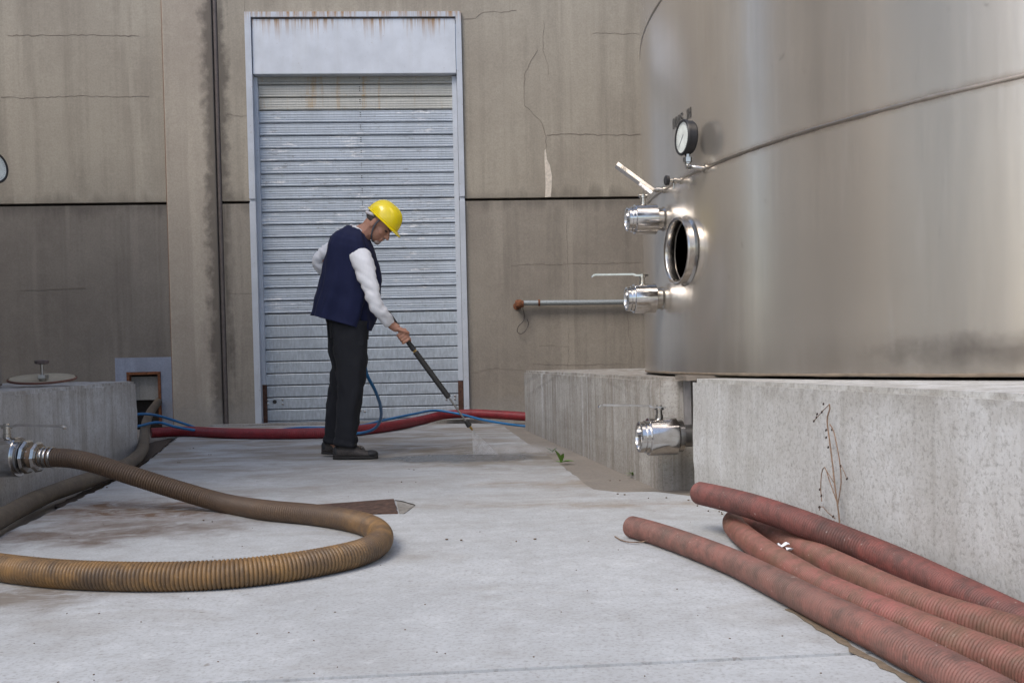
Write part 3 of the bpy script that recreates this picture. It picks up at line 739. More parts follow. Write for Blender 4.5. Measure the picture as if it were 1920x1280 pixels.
post = tag(prism('steel_post', [(0, 0)] * 0 or [(ony(1284, 750, 4.66).x, 4.66), (ony(1296, 750, 4.62).x, 4.62), (ony(1296, 750, 4.62).x, 4.69), (ony(1284, 750, 4.66).x, 4.7)], .30, PH - .005, m_plain('post_grey', (.22, .21, .21), .6)), 'dark steel post in the gap above the big outlet valve', 'post')
bm = bmesh.new(); bm_box(bm, boxm((pr_a.x - .02, 4.42, PH - .012), (1.4, 4.72, PH + .01))); tag(bmobj('bridging_plate', bm, m_plain('bridge_rust', (.2, .17, .14), .8)), 'flat plate bridging the gap between plinths under the tank', 'plate')

def gauge(label, c, n, tp, tn, r=.08):
    """c centre of dial, n facing, tp/tn the tapping point on the tank"""
    n = Vector(n).normalized(); E_ = empty('pressure_gauge', tp, label, 'gauge')
    lathe('case', c - n * .045, n, [(0, .03), (.002, r * .9), (.01, r * .97), (.04, r * .97), (.041, r * 1.03), (.05, r * 1.04), (.054, r), (.054, r * .9), (.047, r * .88), (.047, 0)], BLACKP, E_, 48)
    dial = lathe('dial', c, n, [(.0025, r * .88), (.004, r * .88), (.004, 0)], DIALW, E_, 40)
    a, b = frame_from(n)
    bm = bmesh.new(); R_ = Matrix((a, b, n)).transposed()
    bm_box(bm, Matrix.Translation(c + n * .0055 + (a * .55 + b * -.5).normalized() * .018) @ (R_ @ Matrix.Rotation(-.75, 3, 'Z')).to_4x4() @ Matrix.Diagonal((r * .85, .003, .001, 1)))
    for k in range(28):
        t = math.radians(-50 + 280 * k / 27); rr = r * .76
        bm_box(bm, Matrix.Translation(c + n * .005 + a * rr * math.cos(t) + b * rr * math.sin(t)) @ (R_ @ Matrix.Rotation(t, 3, 'Z')).to_4x4() @ Matrix.Diagonal((.006, .001, .001, 1)))
    bmobj('needle', bm, m_plain('dial_ink', (.2, .21, .25), .6), dial)
    bot = c - n * .02 - Vector((0, 0, r))
    lathe('nut', bot + Vector((0, 0, .008)), (0, 0, -1), [(0, .012), (.018, .012), (.02, .021), (.042, .021), (.044, .014), (.05, .014)], STEEL_B, E_, 6, smooth=False)
    e = bot - Vector((0, 0, .04)); drop = tp + tn * .06; drop.z = tp.z
    tube('elbow_pipe', [e + Vector((0, 0, .01)), e - Vector((0, 0, (e.z - tp.z) * .45)), e * .25 + drop * .75 + Vector((0, 0, (e.z - tp.z) * .0)) * 1., drop * .5 + tp * .5, tp - tn * .01], .012, STEEL_B, E_, 14, .008)
    lathe('socket', tp - tn * .004, tn, [(0, .02), (.016, .02), (.018, .014)], STEEL_B, E_, 20)
    return E_
gp, gn = on_tank(1324, 316)
gauge('round black rimmed gauge beside the stencilled number on the right tank', ony(1281, 258, gp.y + .04), (-.97, -.235, .02), gp, gn)
glp = Vector((-2.82, 5.0, 1.45))
lgp = ony(-60, 358, 4.9); ln_ = Vector((lgp.x - LC.x, lgp.y - LC.y, 0)).normalized(); lgp = Vector((LC.x + ln_.x * 3.62, LC.y + ln_.y * 3.62, lgp.z))
gauge('black rimmed gauge cut by the left edge of the photo', ony(-11, 314, lgp.y + .12), (.93, -.36, .03), lgp, ln_)

# sample tap
sp_, sn = on_tank(1277, 339); E_ = empty('sample_tap', sp_, 'small tap with black knob on the weld seam of the tank', 'tap')
lathe('tap_body', sp_ - sn * .004, sn, [(0, .018), (.012, .018), (.014, .011), (.03, .011), (.032, .015), (.045, .015), (.047, .009), (.075, .009)], STEEL_B, E_, 20)
lathe('knob', sp_ + sn * .062, sn, [(0, .012), (.003, .024), (.018, .025), (.021, .02), (.021, 0)], BLACKP, E_, 20)
lathe('spout', sp_ + sn * .038, (0, 0, -1), [(0, .0055), (.042, .0055), (.042, .004), (.03, .0035)], STEEL_B, E_, 12)
# angled glass level gauge arm
ap, an = on_tank(1247, 356); E_ = empty('level_gauge_arm', ap, 'shiny angled metal bar fixed to the tank above the top valve', 'gauge arm')
f0 = ony(1224, 359, ap.y - .01); f1 = ony(1156, 309, ap.y - .06)
lathe('fitting', ap - an * .004, an, [(0, .017), (.02, .018), (.022, .012), (.035, .012), (.037, .015), (.055, .014), (.058, .01), (.075, .01)], STEEL_B, E_, 20)
d = (f1 - f0).normalized(); a = Vector((.0, -1, 0)); b = d.cross(a).normalized(); bm = bmesh.new()
bm_box(bm, Matrix.Translation((f0 + f1) / 2) @ Matrix((d, a, b)).transposed().to_4x4() @ Matrix.Rotation(.5, 4, 'X') @ Matrix.Diagonal(((f1 - f0).length, .026, .026, 1)), .002)
bmobj('bar', bm, STEEL, E_)

# ------------------------------------------------------------------ pipe on the wall
wp = onw(968, 570, .07); E_ = empty('wall_pipe', wp, 'thin galvanised pipe fixed level along the wall near the lower valve', 'pipe')
GALV = m_plain('galvanised_pipe', (.3, .33, .34), .5, .4, nscale=60)
tube('pipe', [onw(980, 568, .07), onw(1100, 567, .07), onw(1200, 566, .07), onw(1330, 565, .07)], .028, GALV, E_, 18, .2)
lathe('end_fitting', onw(966, 570, .09), (1, WM, 0), [(0, 0), (0, .034), (.02, .048), (.06, .048), (.066, .04), (.09, .036)], RUST, E_, 20)
lathe('bracket', onw(969, 574, .0), n_, [(0, .04), (.01, .04), (.012, .016), (.1, .016)], RUST, E_, 16)
lathe('clamp', onw(1009, 567.5, .07), (1, WM, 0), [(0, .03), (.0, .036), (.02, .036), (.02, .03)], RUST, E_, 18)
wire = tube('loose_wire', [onw(980, 577, .06), onw(983, 592, .05), onw(981, 602, .05), onw(972, 612, .04), onw(970, 621, .04), onw(976, 626, .05), onw(985, 620, .05), onw(991, 606, .05), onw(988, 598, .05)], .004, m_plain('wire_dark', (.06, .05, .045), .7), None, 8, .01)
tag(wire, 'thin dark wire dangling from the rusty end of the wall pipe', 'wire')

# ------------------------------------------------------------------ hoses
def gz(x, y, z): return tuple(onz(x, y, z))
def dy(x, y, Y): return tuple(ony(x, y, Y))
HR = .041
BROWN = m_hose('hose_brown_ribbed', (.26, .145, .05), (.085, .058, .038), .9, 2., .5, (2.9, 3.7, (.075, .048, .032)))
f, ds = ribs(HR + .0015, .0118, .0045, 6)
bp = [dy(96, 857, 4.28), dy(130, 859, 4.27), dy(167, 866, 4.25), dy(250, 892, 4.22), dy(333, 918, 4.2)] + [gz(x, y, HR) for x, y in [(417, 942), (500, 956), (583, 964), (650, 974), (694, 986), (714, 1003), (704, 1022), (667, 1038), (583, 1056), (500, 1068), (417, 1076), (292, 1080.5), (125, 1076), (0, 1063), (-150, 1038), (-400, 990)]]
bh = tube('ribbed_hose', bp, HR, BROWN, None, 24, ds, f)
tag(bh, 'thick brown ribbed hose looping from the left valve across the concrete', 'hose')
# coupling between left valve and hose
cx = LV + Vector((1, -.04, 0)).normalized() * .147; ca = (Vector(bp[0]) - cx).normalized(); L = (Vector(bp[0]) - cx).length
CPL = empty('hose_coupling', cx, 'dull metal coupling with wing nuts and clamps joining brown hose to valve', 'coupling')
lathe('flange', cx - ca * .012, ca, [(0, .05), (.0, .07), (.02, .07), (.022, .05)], STEEL_D, CPL, 32)
lathe('union_nut', cx, ca, [(.008, .045), (.012, .068), (.02, .078), (.03, .07), (.036, .05), (.045, .046)], STEEL_B, CPL, 10, smooth=False)
lathe('liner', cx, ca, [(.03, .05), (.06, .046), (.075, .044), (L + .03, .034)], m_plain('liner_brown', (.2, .13, .08), .7), CPL, 24)
lathe('union_nut', cx, ca, [(.056, .04), (.062, .062), (.07, .07), (.08, .062), (.086, .042)], STEEL_B, CPL, 10, smooth=False)
for t in (.09, .108, .13):
    lathe('hose_clamp', cx + ca * t, ca, [(0, HR - .004), (.0, HR + .004), (.004, HR + .006), (.011, HR + .006), (.015, HR + .004), (.015, HR - .004)], STEEL_B, CPL, 28)
lathe('hose_tail', cx + ca * .085, ca, [(0, HR - .003), (L - .07, HR - .002)], m_plain('tail_rust', (.2, .1, .05), .8, nscale=60), CPL, 24)
# smooth brown hose from the hatch
SM = m_hose('hose_brown_smooth', (.15, .115, .075), (.075, .06, .048), .7, 6., .65)
sp2 = [dy(305, 745, 10.45), dy(291, 760, 10.0), dy(278, 781, 9.3), dy(272, 806, 8.4), gz(269, 832, .05), gz(264, 848, .041)] + [gz(x, y, .041) for x, y in [(247, 864), (220, 879), (186, 893), (133, 911), (80, 931), (0, 972), (-120, 1040), (-300, 1150)]]
tag(tube('smooth_hose', sp2, .041, SM, None, 20, .02, lambda s, L, i: .041 + .0012 * math.sin(s * 9)), 'smooth dirty brown hose curving out of the hatch along the left plinth', 'hose')
# red hose along the door
RB = .046
f, ds = ribs(RB, .015, .0025, 4)
REDB = m_hose('hose_crimson', (.26, .018, .026), (.13, .012, .018), .5, 3., .5)
rp = [gz(x, y, RB) for x, y in [(283, 811.5), (340, 808.5), (430, 812), (500, 813), (560, 812.5), (620, 811), (680, 805.5), (740, 797.5)]] + [dy(795, 786.5, 9.75), dy(835, 777.5, 10.1), dy(880, 775, 10.12), dy(930, 777, 10.0), dy(984, 780.5, 9.85), dy(1060, 786, 9.7), dy(1150, 792, 9.6)]
tag(tube('suction_hose', rp, RB, REDB, None, 22, ds, f), 'long crimson hose lying along the foot of the shutter door', 'hose')
# thin blue pressure hoses
BLUE = m_plain('hose_blue', (.012, .14, .34), .4, nscale=30, var=.15)
BR = .012
ba = [dy(1060, 803, 9.3), dy(984, 798.5, 9.12), dy(940, 793, 9.3), dy(900, 785.5, 9.6), dy(862, 776, 9.92), dy(820, 769.5, 9.98), dy(775, 776, 9.55), dy(720, 787.5, 9.2), dy(672, 798, 8.75), dy(620, 801.5, 8.6), dy(560, 802, 8.65), gz(470, 812, BR), gz(400, 814, BR), dy(357, 798, 8.75), dy(330, 789, 8.72), dy(300, 780, 8.6), dy(262, 776, 8.3), dy(225, 784, 8.1)]
tag(tube('pressure_hose', ba, BR, BLUE, None, 12, .03), 'thin blue hose draped over the crimson hose and running to the wall corner', 'hose')
bb = [dy(700, 566, 6.50), dy(694, 580, 6.56), dy(690, 600, 6.6), dy(681, 650, 6.62), dy(687, 698, 6.66), dy(703, 731, 6.8), dy(713.5, 762, 7.1), dy(712, 790, 7.5), dy(697, 806, 7.8), dy(672, 812, 7.95), dy(640, 812.5, 8.05), dy(612, 806, 8.25), dy(585, 802.5, 8.5), gz(540, 812, BR), gz(440, 815, BR), dy(330, 800, 8.55), dy(300, 792, 8.5), dy(262, 798, 8.2), dy(225, 806, 7.9)]
tag(tube('pressure_hose', bb, BR, BLUE, None, 12, .02), 'thin blue hose hanging in a curve behind the knees of the worker', 'hose')
# pile of red ribbed hoses at the right
RR = .0375
def redm(name, c, d, a, s): return m_hose(name, c, d, a, s, .6)
R_A = redm('hose_red_dusty', (.245, .1, .08), (.125, .08, .064), 1., 1.)
R_B = redm('hose_red_pink', (.29, .1, .086), (.17, .1, .065), 1., 8.)
R_C = redm('hose_red_dark', (.23, .072, .06), (.075, .046, .04), .85, 13.)
pitch = .0095
f, ds = ribs(RR + .001, pitch, .004, 4)
fa = [gz(x, y, RR) for x, y in [(1184, 987), (1221, 997), (1302, 1025), (1384, 1058), (1465, 1098), (1546, 1140), (1628, 1180), (1709, 1222), (1790, 1264), (1880, 1312), (2000, 1385)]]
tag(tube('ribbed_hose', fa, RR, R_A, None, 26, ds, f, hollow=.031), 'dusty red ribbed hose nearest the camera with its cut end on the concrete', 'hose')
lo = [gz(x, y, RR) for x, y in [(2060, 1325), (1912, 1252), (1790, 1205), (1709, 1172), (1628, 1138), (1546, 1101), (1480, 1063), (1420, 1024), (1386, 996), (1376, 984), (1378, 975), (1392, 971), (1412, 979), (1440, 996), (1506, 1028), (1587, 1067), (1668, 1106), (1750, 1140), (1831, 1166), (1912, 1189), (2060, 1235)]]
tag(tube('ribbed_hose', lo, RR, R_B, None, 26, ds, f), 'pinkish red ribbed hose folded back on itself in the middle of the pile', 'hose')
ba_ = [dy(1312, 924, 3.45), dy(1360, 935, 3.28), dy(1424, 953, 3.08), dy(1500, 979, 2.92), dy(1546, 997, 2.83), dy(1668, 1047, 2.62), gz(1790, 1105, .05), gz(1912, 1165, RR + .004), gz(2050, 1235, RR + .004)]
f2, ds2 = ribs(RR + .004, pitch, .004, 4)
tag(tube('ribbed_hose', ba_, RR + .004, R_C, None, 26, ds2, f2, hollow=.034), 'dark red ribbed hose lying on top of the pile against the pale plinth', 'hose')

# ------------------------------------------------------------------ lid on the left plinth
lp = onz(80, 722, PH); lp = ony(80, 724, 5.75); lp.z = PH + .012
LID = empty('manhole_cover', lp, 'round dished lid with a clamp knob lying on the left plinth', 'lid')
ax = Vector((0.03, -.13, 1)).normalized(); c0 = lp + Vector((0, .0, .022))
lathe('dish', c0, ax, [(-.008, 0), (-.008, .1), (.0, .165), (.012, .178), (.016, .182), (.02, .178), (.014, .165), (.004, .12), (-.002, .06), (-.001, 0)], m_plain('lid_cream', (.42, .37, .28), .6, nscale=12), LID, 48)
lathe('gasket', c0, ax, [(.006, .176), (.006, .19), (.014, .192), (.018, .184)], m_plain('gasket_red', (.16, .07, .05), .7), LID, 48, caps=False)
lathe('clamp_stem', c0, (0, 0, 1), [(0, .02), (.02, .02), (.025, .01), (.105, .01)], STEEL_D, LID, 14)
lathe('clamp_knob', c0 + Vector((0, 0, .098)), (0, 0, 1), [(0, .015), (.004, .038), (.02, .042), (.026, .03), (.026, 0)], m_plain('knob_dull', (.13, .1, .095), .7), LID, 16)
bm = bmesh.new(); bm_box(bm, boxm(c0 + Vector((-.01, -.08, .01)), c0 + Vector((.03, .06, .035)), Matrix.Rotation(.3, 3, 'Z')), .004); bmobj('clamp_bar', bm, STEEL_D, LID)

# ------------------------------------------------------------------ rusty drain cover in the slab
dq = pxy([(560, 950), (738, 937), (746, 963), (600, 966)])
DC = tag(prism('drain_cover', rough_line(dq + [dq[0]], .04, .006)[:-1], -.02, .006, m_plain('drain_rust', (.075, .042, .03), .95, nscale=40, var=.6, bump=.8)), 'rusty brown strip set in the concrete behind the hose loop', 'drain cover')
hq = pxy([(743, 939), (752, 941), (778, 948), (770, 954), (758, 963), (749, 963)])
tag(prism('broken_edge', hq, -.02, .003, m_concrete('broken_concrete', (.4, .39, .36), (.12, .1, .08), 3.)), 'broken patch of concrete at the end of the rusty strip', 'rubble')
def gcrack(name, pts, w, mat, z=.004, jit=.004, label=None):
    P = rough_line(pxy(pts), .03, jit * 3); V, F = [], []
    for i, p in enumerate(P):
        a, b = P[max(i - 1, 0)], P[min(i + 1, len(P) - 1)]; dx, dy_ = b[0] - a[0], b[1] - a[1]; l = math.hypot(dx, dy_) or 1
        ww = w * (.3 + random.random()) * .5; V += [(p[0] - dy_ / l * ww, p[1] + dx / l * ww, z), (p[0] + dy_ / l * ww, p[1] - dx / l * ww, z)]
    for i in range(len(P) - 1): F.append((2 * i, 2 * i + 1, 2 * i + 3, 2 * i + 2))
    o = mesh(name, V, F, mat); o.modifiers.new('t', 'SOLIDIFY').thickness = .002; return o
tag(gcrack('dirt_line', [(1478, 1143), (1540, 1180), (1606, 1222), (1660, 1252), (1720, 1285)], .02, m_plain('dirt_brown', (.2, .155, .11), .95, nscale=60), .0035), kind='stuff', label='line of brown dirt beside the nearest red hose', cat='dirt')
tag(gcrack('dirt_line', [(741, 939), (757, 942), (778, 948)], .012, DARKGAP, .005), kind='stuff', label='dark gap around the broken concrete patch', cat='gap')
# dark soil in the gutters
tag(prism('soil', rough_line(pxy([(100, 950), (170, 915), (262, 862), (282, 830), (330, 818), (300, 845), (262, 873), (205, 905), (120, 952)], -.02), .06, .02), -.035, -.018, m_plain('soil', (.06, .042, .03), .95, nscale=50, var=.5, bump=.8)), kind='stuff', label='dark soil in the gutter beside the left plinth', cat='soil')

# ------------------------------------------------------------------ the worker
PY_ = 6.42
def B(px, py, d=0.): return ony(px, py, PY_ + d)
P_ = empty('person', onz(655, 858), 'man in yellow hard hat, navy vest and dark trousers spraying the ground', 'person')
SK = G('skin'); skn = SK.noise(60, 4); SK.bump(skn, .08, .002)
SKIN = SK.out(SK.mix(SK.ramp(skn, [(.3, 0.), (.7, 1.)]), (.38, .185, .12), (.46, .24, .165)), .55, Subsurface_Weight=.08)
def bm_ell(bm, c, ax, n=3):
    r = bmesh.ops.create_icosphere(bm, subdivisions=n, radius=1.0)
    M = Matrix.Translation(Vector(c)) @ Matrix([list(a) for a in ax]).transposed().to_4x4()
    bmesh.ops.transform(bm, matrix=M, verts=r['verts'])
def bm_cap(bm, p0, p1, r0, r1, n=2):
    t = bmesh.new()
    for p, r in ((p0, r0), (p1, r1)): bmesh.ops.create_icosphere(t, subdivisions=n, radius=r, matrix=Matrix.Translation(Vector(p)))
    g = bmesh.ops.convex_hull(t, input=t.verts[:]); bmesh.ops.delete(t, geom=[e for e in g['geom_interior'] if isinstance(e, bmesh.types.BMVert)], context='VERTS')
    me = bpy.data.meshes.new('t'); t.to_mesh(me); t.free(); bm.from_mesh(me); bpy.data.meshes.remove(me)
def chain(bm, pts, rs):
    for i in range(len(pts) - 1): bm_cap(bm, pts[i], pts[i + 1], rs[i], rs[i + 1])
def remesh(name, bm, mat, parent, vox=.006, sm=4):
    bmesh.ops.recalc_face_normals(bm, faces=bm.faces)
    me = bpy.data.meshes.new(name); bm.to_mesh(me); bm.free(); o = bpy.data.objects.new(name, me); link(o)
    m = o.modifiers.new('r', 'REMESH'); m.mode = 'VOXEL'; m.voxel_size = vox
    if sm: s = o.modifiers.new('s', 'SMOOTH'); s.factor = .5; s.iterations = sm
    bpy.context.view_layer.update(); nm = bpy.data.meshes.new_from_object(o.evaluated_get(bpy.context.evaluated_depsgraph_get()))
    bpy.data.objects.remove(o); bpy.data.meshes.remove(me); nm.name = name
    o = mobj(name, nm, mat, parent); o.data.polygons.foreach_set('use_smooth', [True] * len(o.data.polygons)); return o
# head frame: hf forward (face), hu up, hs towards the far side
HC = B(711, 420, -.02)
tl = math.radians(43); yw = math.radians(-9)
hf = Vector((math.cos(tl) * math.cos(yw), math.sin(yw), -math.sin(tl))); hf.normalize()
hs = Vector((-math.sin(yw), math.cos(yw), 0)).normalized(); hu = hf.cross(hs) * -1
if hu.z < 0: hu = -hu
def HP(f, u, s=0.): return HC + hf * f + hu * u + hs * s
bm = bmesh.new()
bm_ell(bm, HP(-.012, .03), (hf * .097, hs * .077, hu * .088))            # cranium
bm_ell(bm, HP(.028, -.03), (hf * .06, hs * .062, hu * .085))             # face
bm_ell(bm, HP(.02, -.07), (hf * .055, hs * .052, hu * .04))              # jaw
bm_ell(bm, HP(.066, -.098), (hf * .02, hs * .024, hu * .018))            # chin
bm_cap(bm, HP(.086, .0), HP(.108, -.036), .009, .013)                    # nose
bm_ell(bm, HP(.094, -.038, -.011), (hf * .01, hs * .009, hu * .008)); bm_ell(bm, HP(.094, -.038, .011), (hf * .01, hs * .009, hu * .008))
bm_cap(bm, HP(.083, .016, -.035), HP(.083, .016, .035), .010, .010)      # brow
bm_cap(bm, HP(.086, -.06, -.018), HP(.086, -.06, .018), .007, .007)      # upper lip
bm_cap(bm, HP(.083, -.076, -.016), HP(.083, -.076, .016), .007, .007)    # lower lip
for s in (-1, 1):
    bm_ell(bm, HP(.05, -.03, s * .04), (hf * .026, hs * .02, hu * .022))   # cheek
    bm_ell(bm, HP(-.014, -.012, s * .079), (hf * .018, hs * .007, hu * .032)) # ear
    bm_ell(bm, HP(-.008, -.035, s * .077), (hf * .01, hs * .006, hu * .012))
chain(bm, [HP(-.03, -.02), B(690, 432, -.01), B(672, 444, 0)], [.062, .059, .07])   # neck
SHN, SHF = B(676, 488, -.16), B(634, 472, .17)
chain(bm, [B(668, 450), B(660, 500), B(655, 560), B(653, 610)], [.09, .115, .11, .11])
chain(bm, [B(668, 458), SHN], [.08, .05]); chain(bm, [B(668, 458), SHF], [.08, .05])
EN, WN = B(702, 566, -.235), B(735, 610, -.13)
chain(bm, [SHN, EN, WN], [.05, .042, .029])
EF, WF = B(601, 489, .222), B(660, 520, .26)
chain(bm, [SHF, EF, WF, B(690, 552, .17)], [.04, .03, .026, .026])
for x0, d0, pts in ((0, -.09, [(655, 612), (659, 715), (648, 835)]), (1, .09, [(642, 612), (640, 715), (627, 830)])):
    q = [B(px, py, d0) for px, py in pts]; chain(bm, q, [.068, .05, .036])
    chain(bm, [q[2], q[2] + Vector((.0, 0, -.035)), q[2] + Vector((.12, 0, -.06))], [.033, .026, .014])
# near hand on the lance
LA, LB = B(886, 806, .0), B(744, 612, -.10)                   # nozzle tip end, grip end of the lance
ld = (LB - LA).normalized()
def LP(px):                                                   # point on the lance at image x
    t = (px - 886.) / (744. - 886.); return LA + (LB - LA) * t
gC = LP(757)
ld2 = -ld; side = Vector((0, -1, 0)); side = (side - ld2 * side.dot(ld2)).normalized(); upn = ld2.cross(side).normalized()
if upn.z < 0: upn = -upn
palm0 = WN; palm1 = gC + upn * .034 - side * -.012
bm_cap(bm, WN, B(742, 614, -.125), .027, .03)
bm_ell(bm, (B(740, 613, -.125) + palm1) * .5, ((palm1 - B(740, 613, -.125)) * .62, side * .036, upn * .02))
def finger(base, k, l0):
    a = base; b = a + upn * -.012 + side * .026; c = b + upn * -.034 + side * -.004; d = c + upn * -.010 - side * .03
    chain(bm, [a, b, c, d], [.0105, .010, .0095, .008])
for i in range(4):
    finger(gC + ld2 * (.034 - i * .021) + upn * .022 + side * .006, i, 1)
chain(bm, [gC - ld2 * .03 + upn * .028 + side * -.01, gC + ld2 * .01 + upn * .02 + side * -.026, gC + ld2 * .05 + upn * .016 - side * .016], [.013, .011, .009])
body = remesh('body', bm, SKIN, P_, .0045, 3)

# eyes
for s in (-1, 1):
    o = bmesh.new(); bm_ell(o, HP(.078, -.004, s * .031), (hf * .011, hs * .013, hu * .007), 2); bmobj('eye', o, m_plain('eye_dark', (.05, .035, .03), .3), P_, True)
HAIR = m_plain('hair_grey', (.075, .065, .06), .9, nscale=200, var=.6, bump=.5)
o = bmesh.new(); bm_ell(o, HP(-.034, .018), (hf * .082, hs * .078, hu * .058)); remesh('hair', o, HAIR, P_, .006, 1)
for s in (-1, 1):
    o = bmesh.new(); bm_cap(o, HP(.091, .012, s * .018), HP(.084, .016, s * .043), .0045, .0035); bmobj('eyebrow', o, HAIR, P_, True)
o = bmesh.new(); bm_ell(o, HP(.068, -.099), (hf * .0205, hs * .027, hu * .018)); bm_cap(o, HP(.091, -.052, -.02), HP(.091, -.052, .02), .004, .004); bm_ell(o, HP(.083, -.086), (hf * .006, hs * .012, hu * .007))
bmobj('beard', o, m_plain('stubble', (.3, .24, .21), .95, nscale=220, var=.4), P_, True)

# hard hat: shell, peak, rim
HELM = G('hard_hat_yellow').out((.9, .7, .004), .22, Coat_Weight=.4)
HE = HP(.004, .040)
V, F = [], []; ns, nr = 56, 20
for j in range(nr + 1):
    ph = j / nr * math.pi / 2
    for k in range(ns):
        t = 2 * math.pi * k / ns; ct, st = math.cos(t), math.sin(t)
        lf = .122 if ct > 0 else .128
        rad = math.cos(ph) ** .72; h = .118 * math.sin(ph) ** .95
        ridge = .0045 * math.exp(-(abs(st) * rad / .13) ** 4) * min(1, ph * 2.2) if ph < 1.5 else .0045
        V.append(HE + hf * (lf * ct * rad) + hs * (.1 * st * rad) + hu * (h + ridge))
for j in range(nr):
    for k in range(ns): F.append((j * ns + k, j * ns + (k + 1) % ns, (j + 1) * ns + (k + 1) % ns, (j + 1) * ns + k))
hat = _sm(mesh('hard_hat', V, F, HELM, P_)); sol = hat.modifiers.new('t', 'SOLIDIFY'); sol.thickness = .003
V, F = [], []                                                # rim with a peak in front
for k in range(ns):
    t = 2 * math.pi * k / ns; ct, st = math.cos(t), math.sin(t); lf = .122 if ct > 0 else .128
    pk = max(0, ct) ** 3
    for e, dz in ((-.002, .004), (.007 + .034 * pk, -.001 - .012 * pk), (.006 + .034 * pk, -.005 - .013 * pk), (-.004, -.004)):
        V.append(HE + hf * ((lf + e) * ct) + hs * ((.1 + e) * st) + hu * dz)
for k in range(ns):
    for j in range(4): F.append((k * 4 + j, ((k + 1) % ns) * 4 + j, ((k + 1) % ns) * 4 + (j + 1) % 4, k * 4 + (j + 1) % 4))
_sm(mesh('peak', V, F, HELM, hat), 50)
tube('nape_strap', [HP(-.04, .03, -.082), HP(-.09, .012, -.06), HP(-.112, .004, 0), HP(-.09, .012, .06), HP(-.04, .03, .082)], .011, m_plain('strap_white', (.6, .58, .6), .7), hat, 10, .01)
tube('chin_strap', [HP(.012, .03, -.088), HP(.008, -.01, -.084), HP(.012, -.05, -.068), HP(.03, -.095, -.04), HP(.045, -.115, 0), HP(.03, -.095, .04), HP(.012, -.05, .068), HP(.008, -.01, .084), HP(.012, .03, .088)], .0058, m_plain('strap_grey', (.1, .105, .12), .7), hat, 8, .008)

# clothes: closed rings lofted down the body
def loft(name, rings, mat, parent, seg=48, fold=None, thick=.004, caps=False, sub=4):
    """rings: (xl, xr, py_left, py_right, depth_centre, half_depth) in photo lengths on the man's plane"""
    R_ = []
    for a, b in zip(rings[:-1], rings[1:]):
        for k in range(sub): R_.append(tuple(a[i] + (b[i] - a[i]) * k / sub for i in range(6)))
    R_.append(rings[-1]); V, F = [], []
    for j, (xl, xr, yl, yr, dc, hd) in enumerate(R_):
        l, r = B(xl, yl, dc), B(xr, yr, dc); c = (l + r) / 2; hx = (r - l) / 2
        for k in range(seg):
            t = 2 * math.pi * k / seg; ct, st = math.cos(t), math.sin(t)
            cs = math.copysign(abs(ct) ** .85, ct); ss = math.copysign(abs(st) ** .85, st)
            p = c + hx * cs + Vector((0, hd * ss, 0)); nrm = Vector((ct, st, 0))
            if fold: p = p + nrm * fold(t, p, j / (len(R_) - 1))
            V.append(p)
    n = len(R_)
    for j in range(n - 1):
        for k in range(seg): F.append((j * seg + k, j * seg + (k + 1) % seg, (j + 1) * seg + (k + 1) % seg, (j + 1) * seg + k))
    if caps: F.append(tuple(range(seg)))
    o = _sm(mesh(name, V, F, mat, parent), 80)
    if thick: s = o.modifiers.new('t', 'SOLIDIFY'); s.thickness = thick; s.offset = 1
    return o
def cloth(name, c, rough=.9, scale=350, var=.2):
    g = G(name); n = g.noise(scale, 2, .5); w = g.noise(14, 4, .6)
    cc = g.mix(g.ramp(n, [(.3, 0.), (.7, 1.)]), tuple(v * (1 - var) for v in c), tuple(v * (1 + var) for v in c))
    g.bump(w, .25, .01); g.bump(n, .1, .001)
    return g.out(cc, rough, Sheen_Weight=.0)
NAVY = cloth('vest_navy', (.005, .009, .045)); TROU = cloth('trousers_black', (.009, .010, .014)); SHIRT = cloth('shirt_white', (.8, .8, .82), .85, 300, .06)
def fvest(t, p, v): return (.013 * math.sin(t * 6 + 1.5 + 3 * mnoise.noise(p * 3)) + .012 * mnoise.noise(Vector((p.x * 7 + p.z * 9, t * 1.3, p.z * 4))) + .008 * math.sin(t * 13 + 4 * mnoise.noise(p * 4)) + .02 * mnoise.noise(Vector((math.cos(t) * 2, math.sin(t) * 2, p.z * 2.5)))) * (.25 + v)
vest = loft('vest', [(652, 680, 424, 432, 0, .066), (643, 688, 430, 444, 0, .115), (632, 692, 437, 455, .0, .175), (623, 696, 447, 464, .0, .205), (617, 700, 462, 476, .0, .215), (611, 705, 488, 496, 0, .21), (606, 706, 520, 524, 0, .205), (600, 702, 548, 556, 0, .2), (594, 697, 572, 588, 0, .2), (589, 693, 588, 612, 0, .2), (588, 691, 590, 620, 0, .2)], NAVY, P_, 64, fvest, .005)
tube('collar', [B(656, 427, -.03), B(662, 425, -.068), B(674, 430, -.072), B(684, 440, -.03), B(684, 440, .03), B(672, 428, .07), B(660, 422, .06), B(655, 425, .0), B(656, 427, -.03)], .006, SHIRT, P_, 8, .01)
def limb(name, pts, rad, mat, parent, fold=.004, ds=.008, seg=28, seed=0., cap=False):
    """soft sleeve or leg along pts with radius list, folds across the bend"""
    rr = np.array(rad, float)
    def rf(s, L, i): return float(np.interp(s / L * (len(rr) - 1), range(len(rr)), rr)) + fold * math.sin(s * 95 + 3 * mnoise.noise((s * 7, seed, 0))) * (.25 + .9 * abs(mnoise.noise((s * 9, seed, 3))))
    o = tube(name, pts, .05, mat, parent, seg, ds, rf, sharp=80)
    for v in o.data.vertices: v.co += Vector((mnoise.noise(v.co * 9), mnoise.noise(v.co * 9 + Vector((5, 0, 0))), mnoise.noise(v.co * 9 + Vector((0, 7, 0))))) * .008
    for v in o.data.vertices: v.co += v.normal * (.010 * mnoise.noise(Vector((v.co.x * 14, v.co.y * 14, v.co.z * 40 + v.co.x * 24)) + Vector((seed, 0, 0))))
    return o
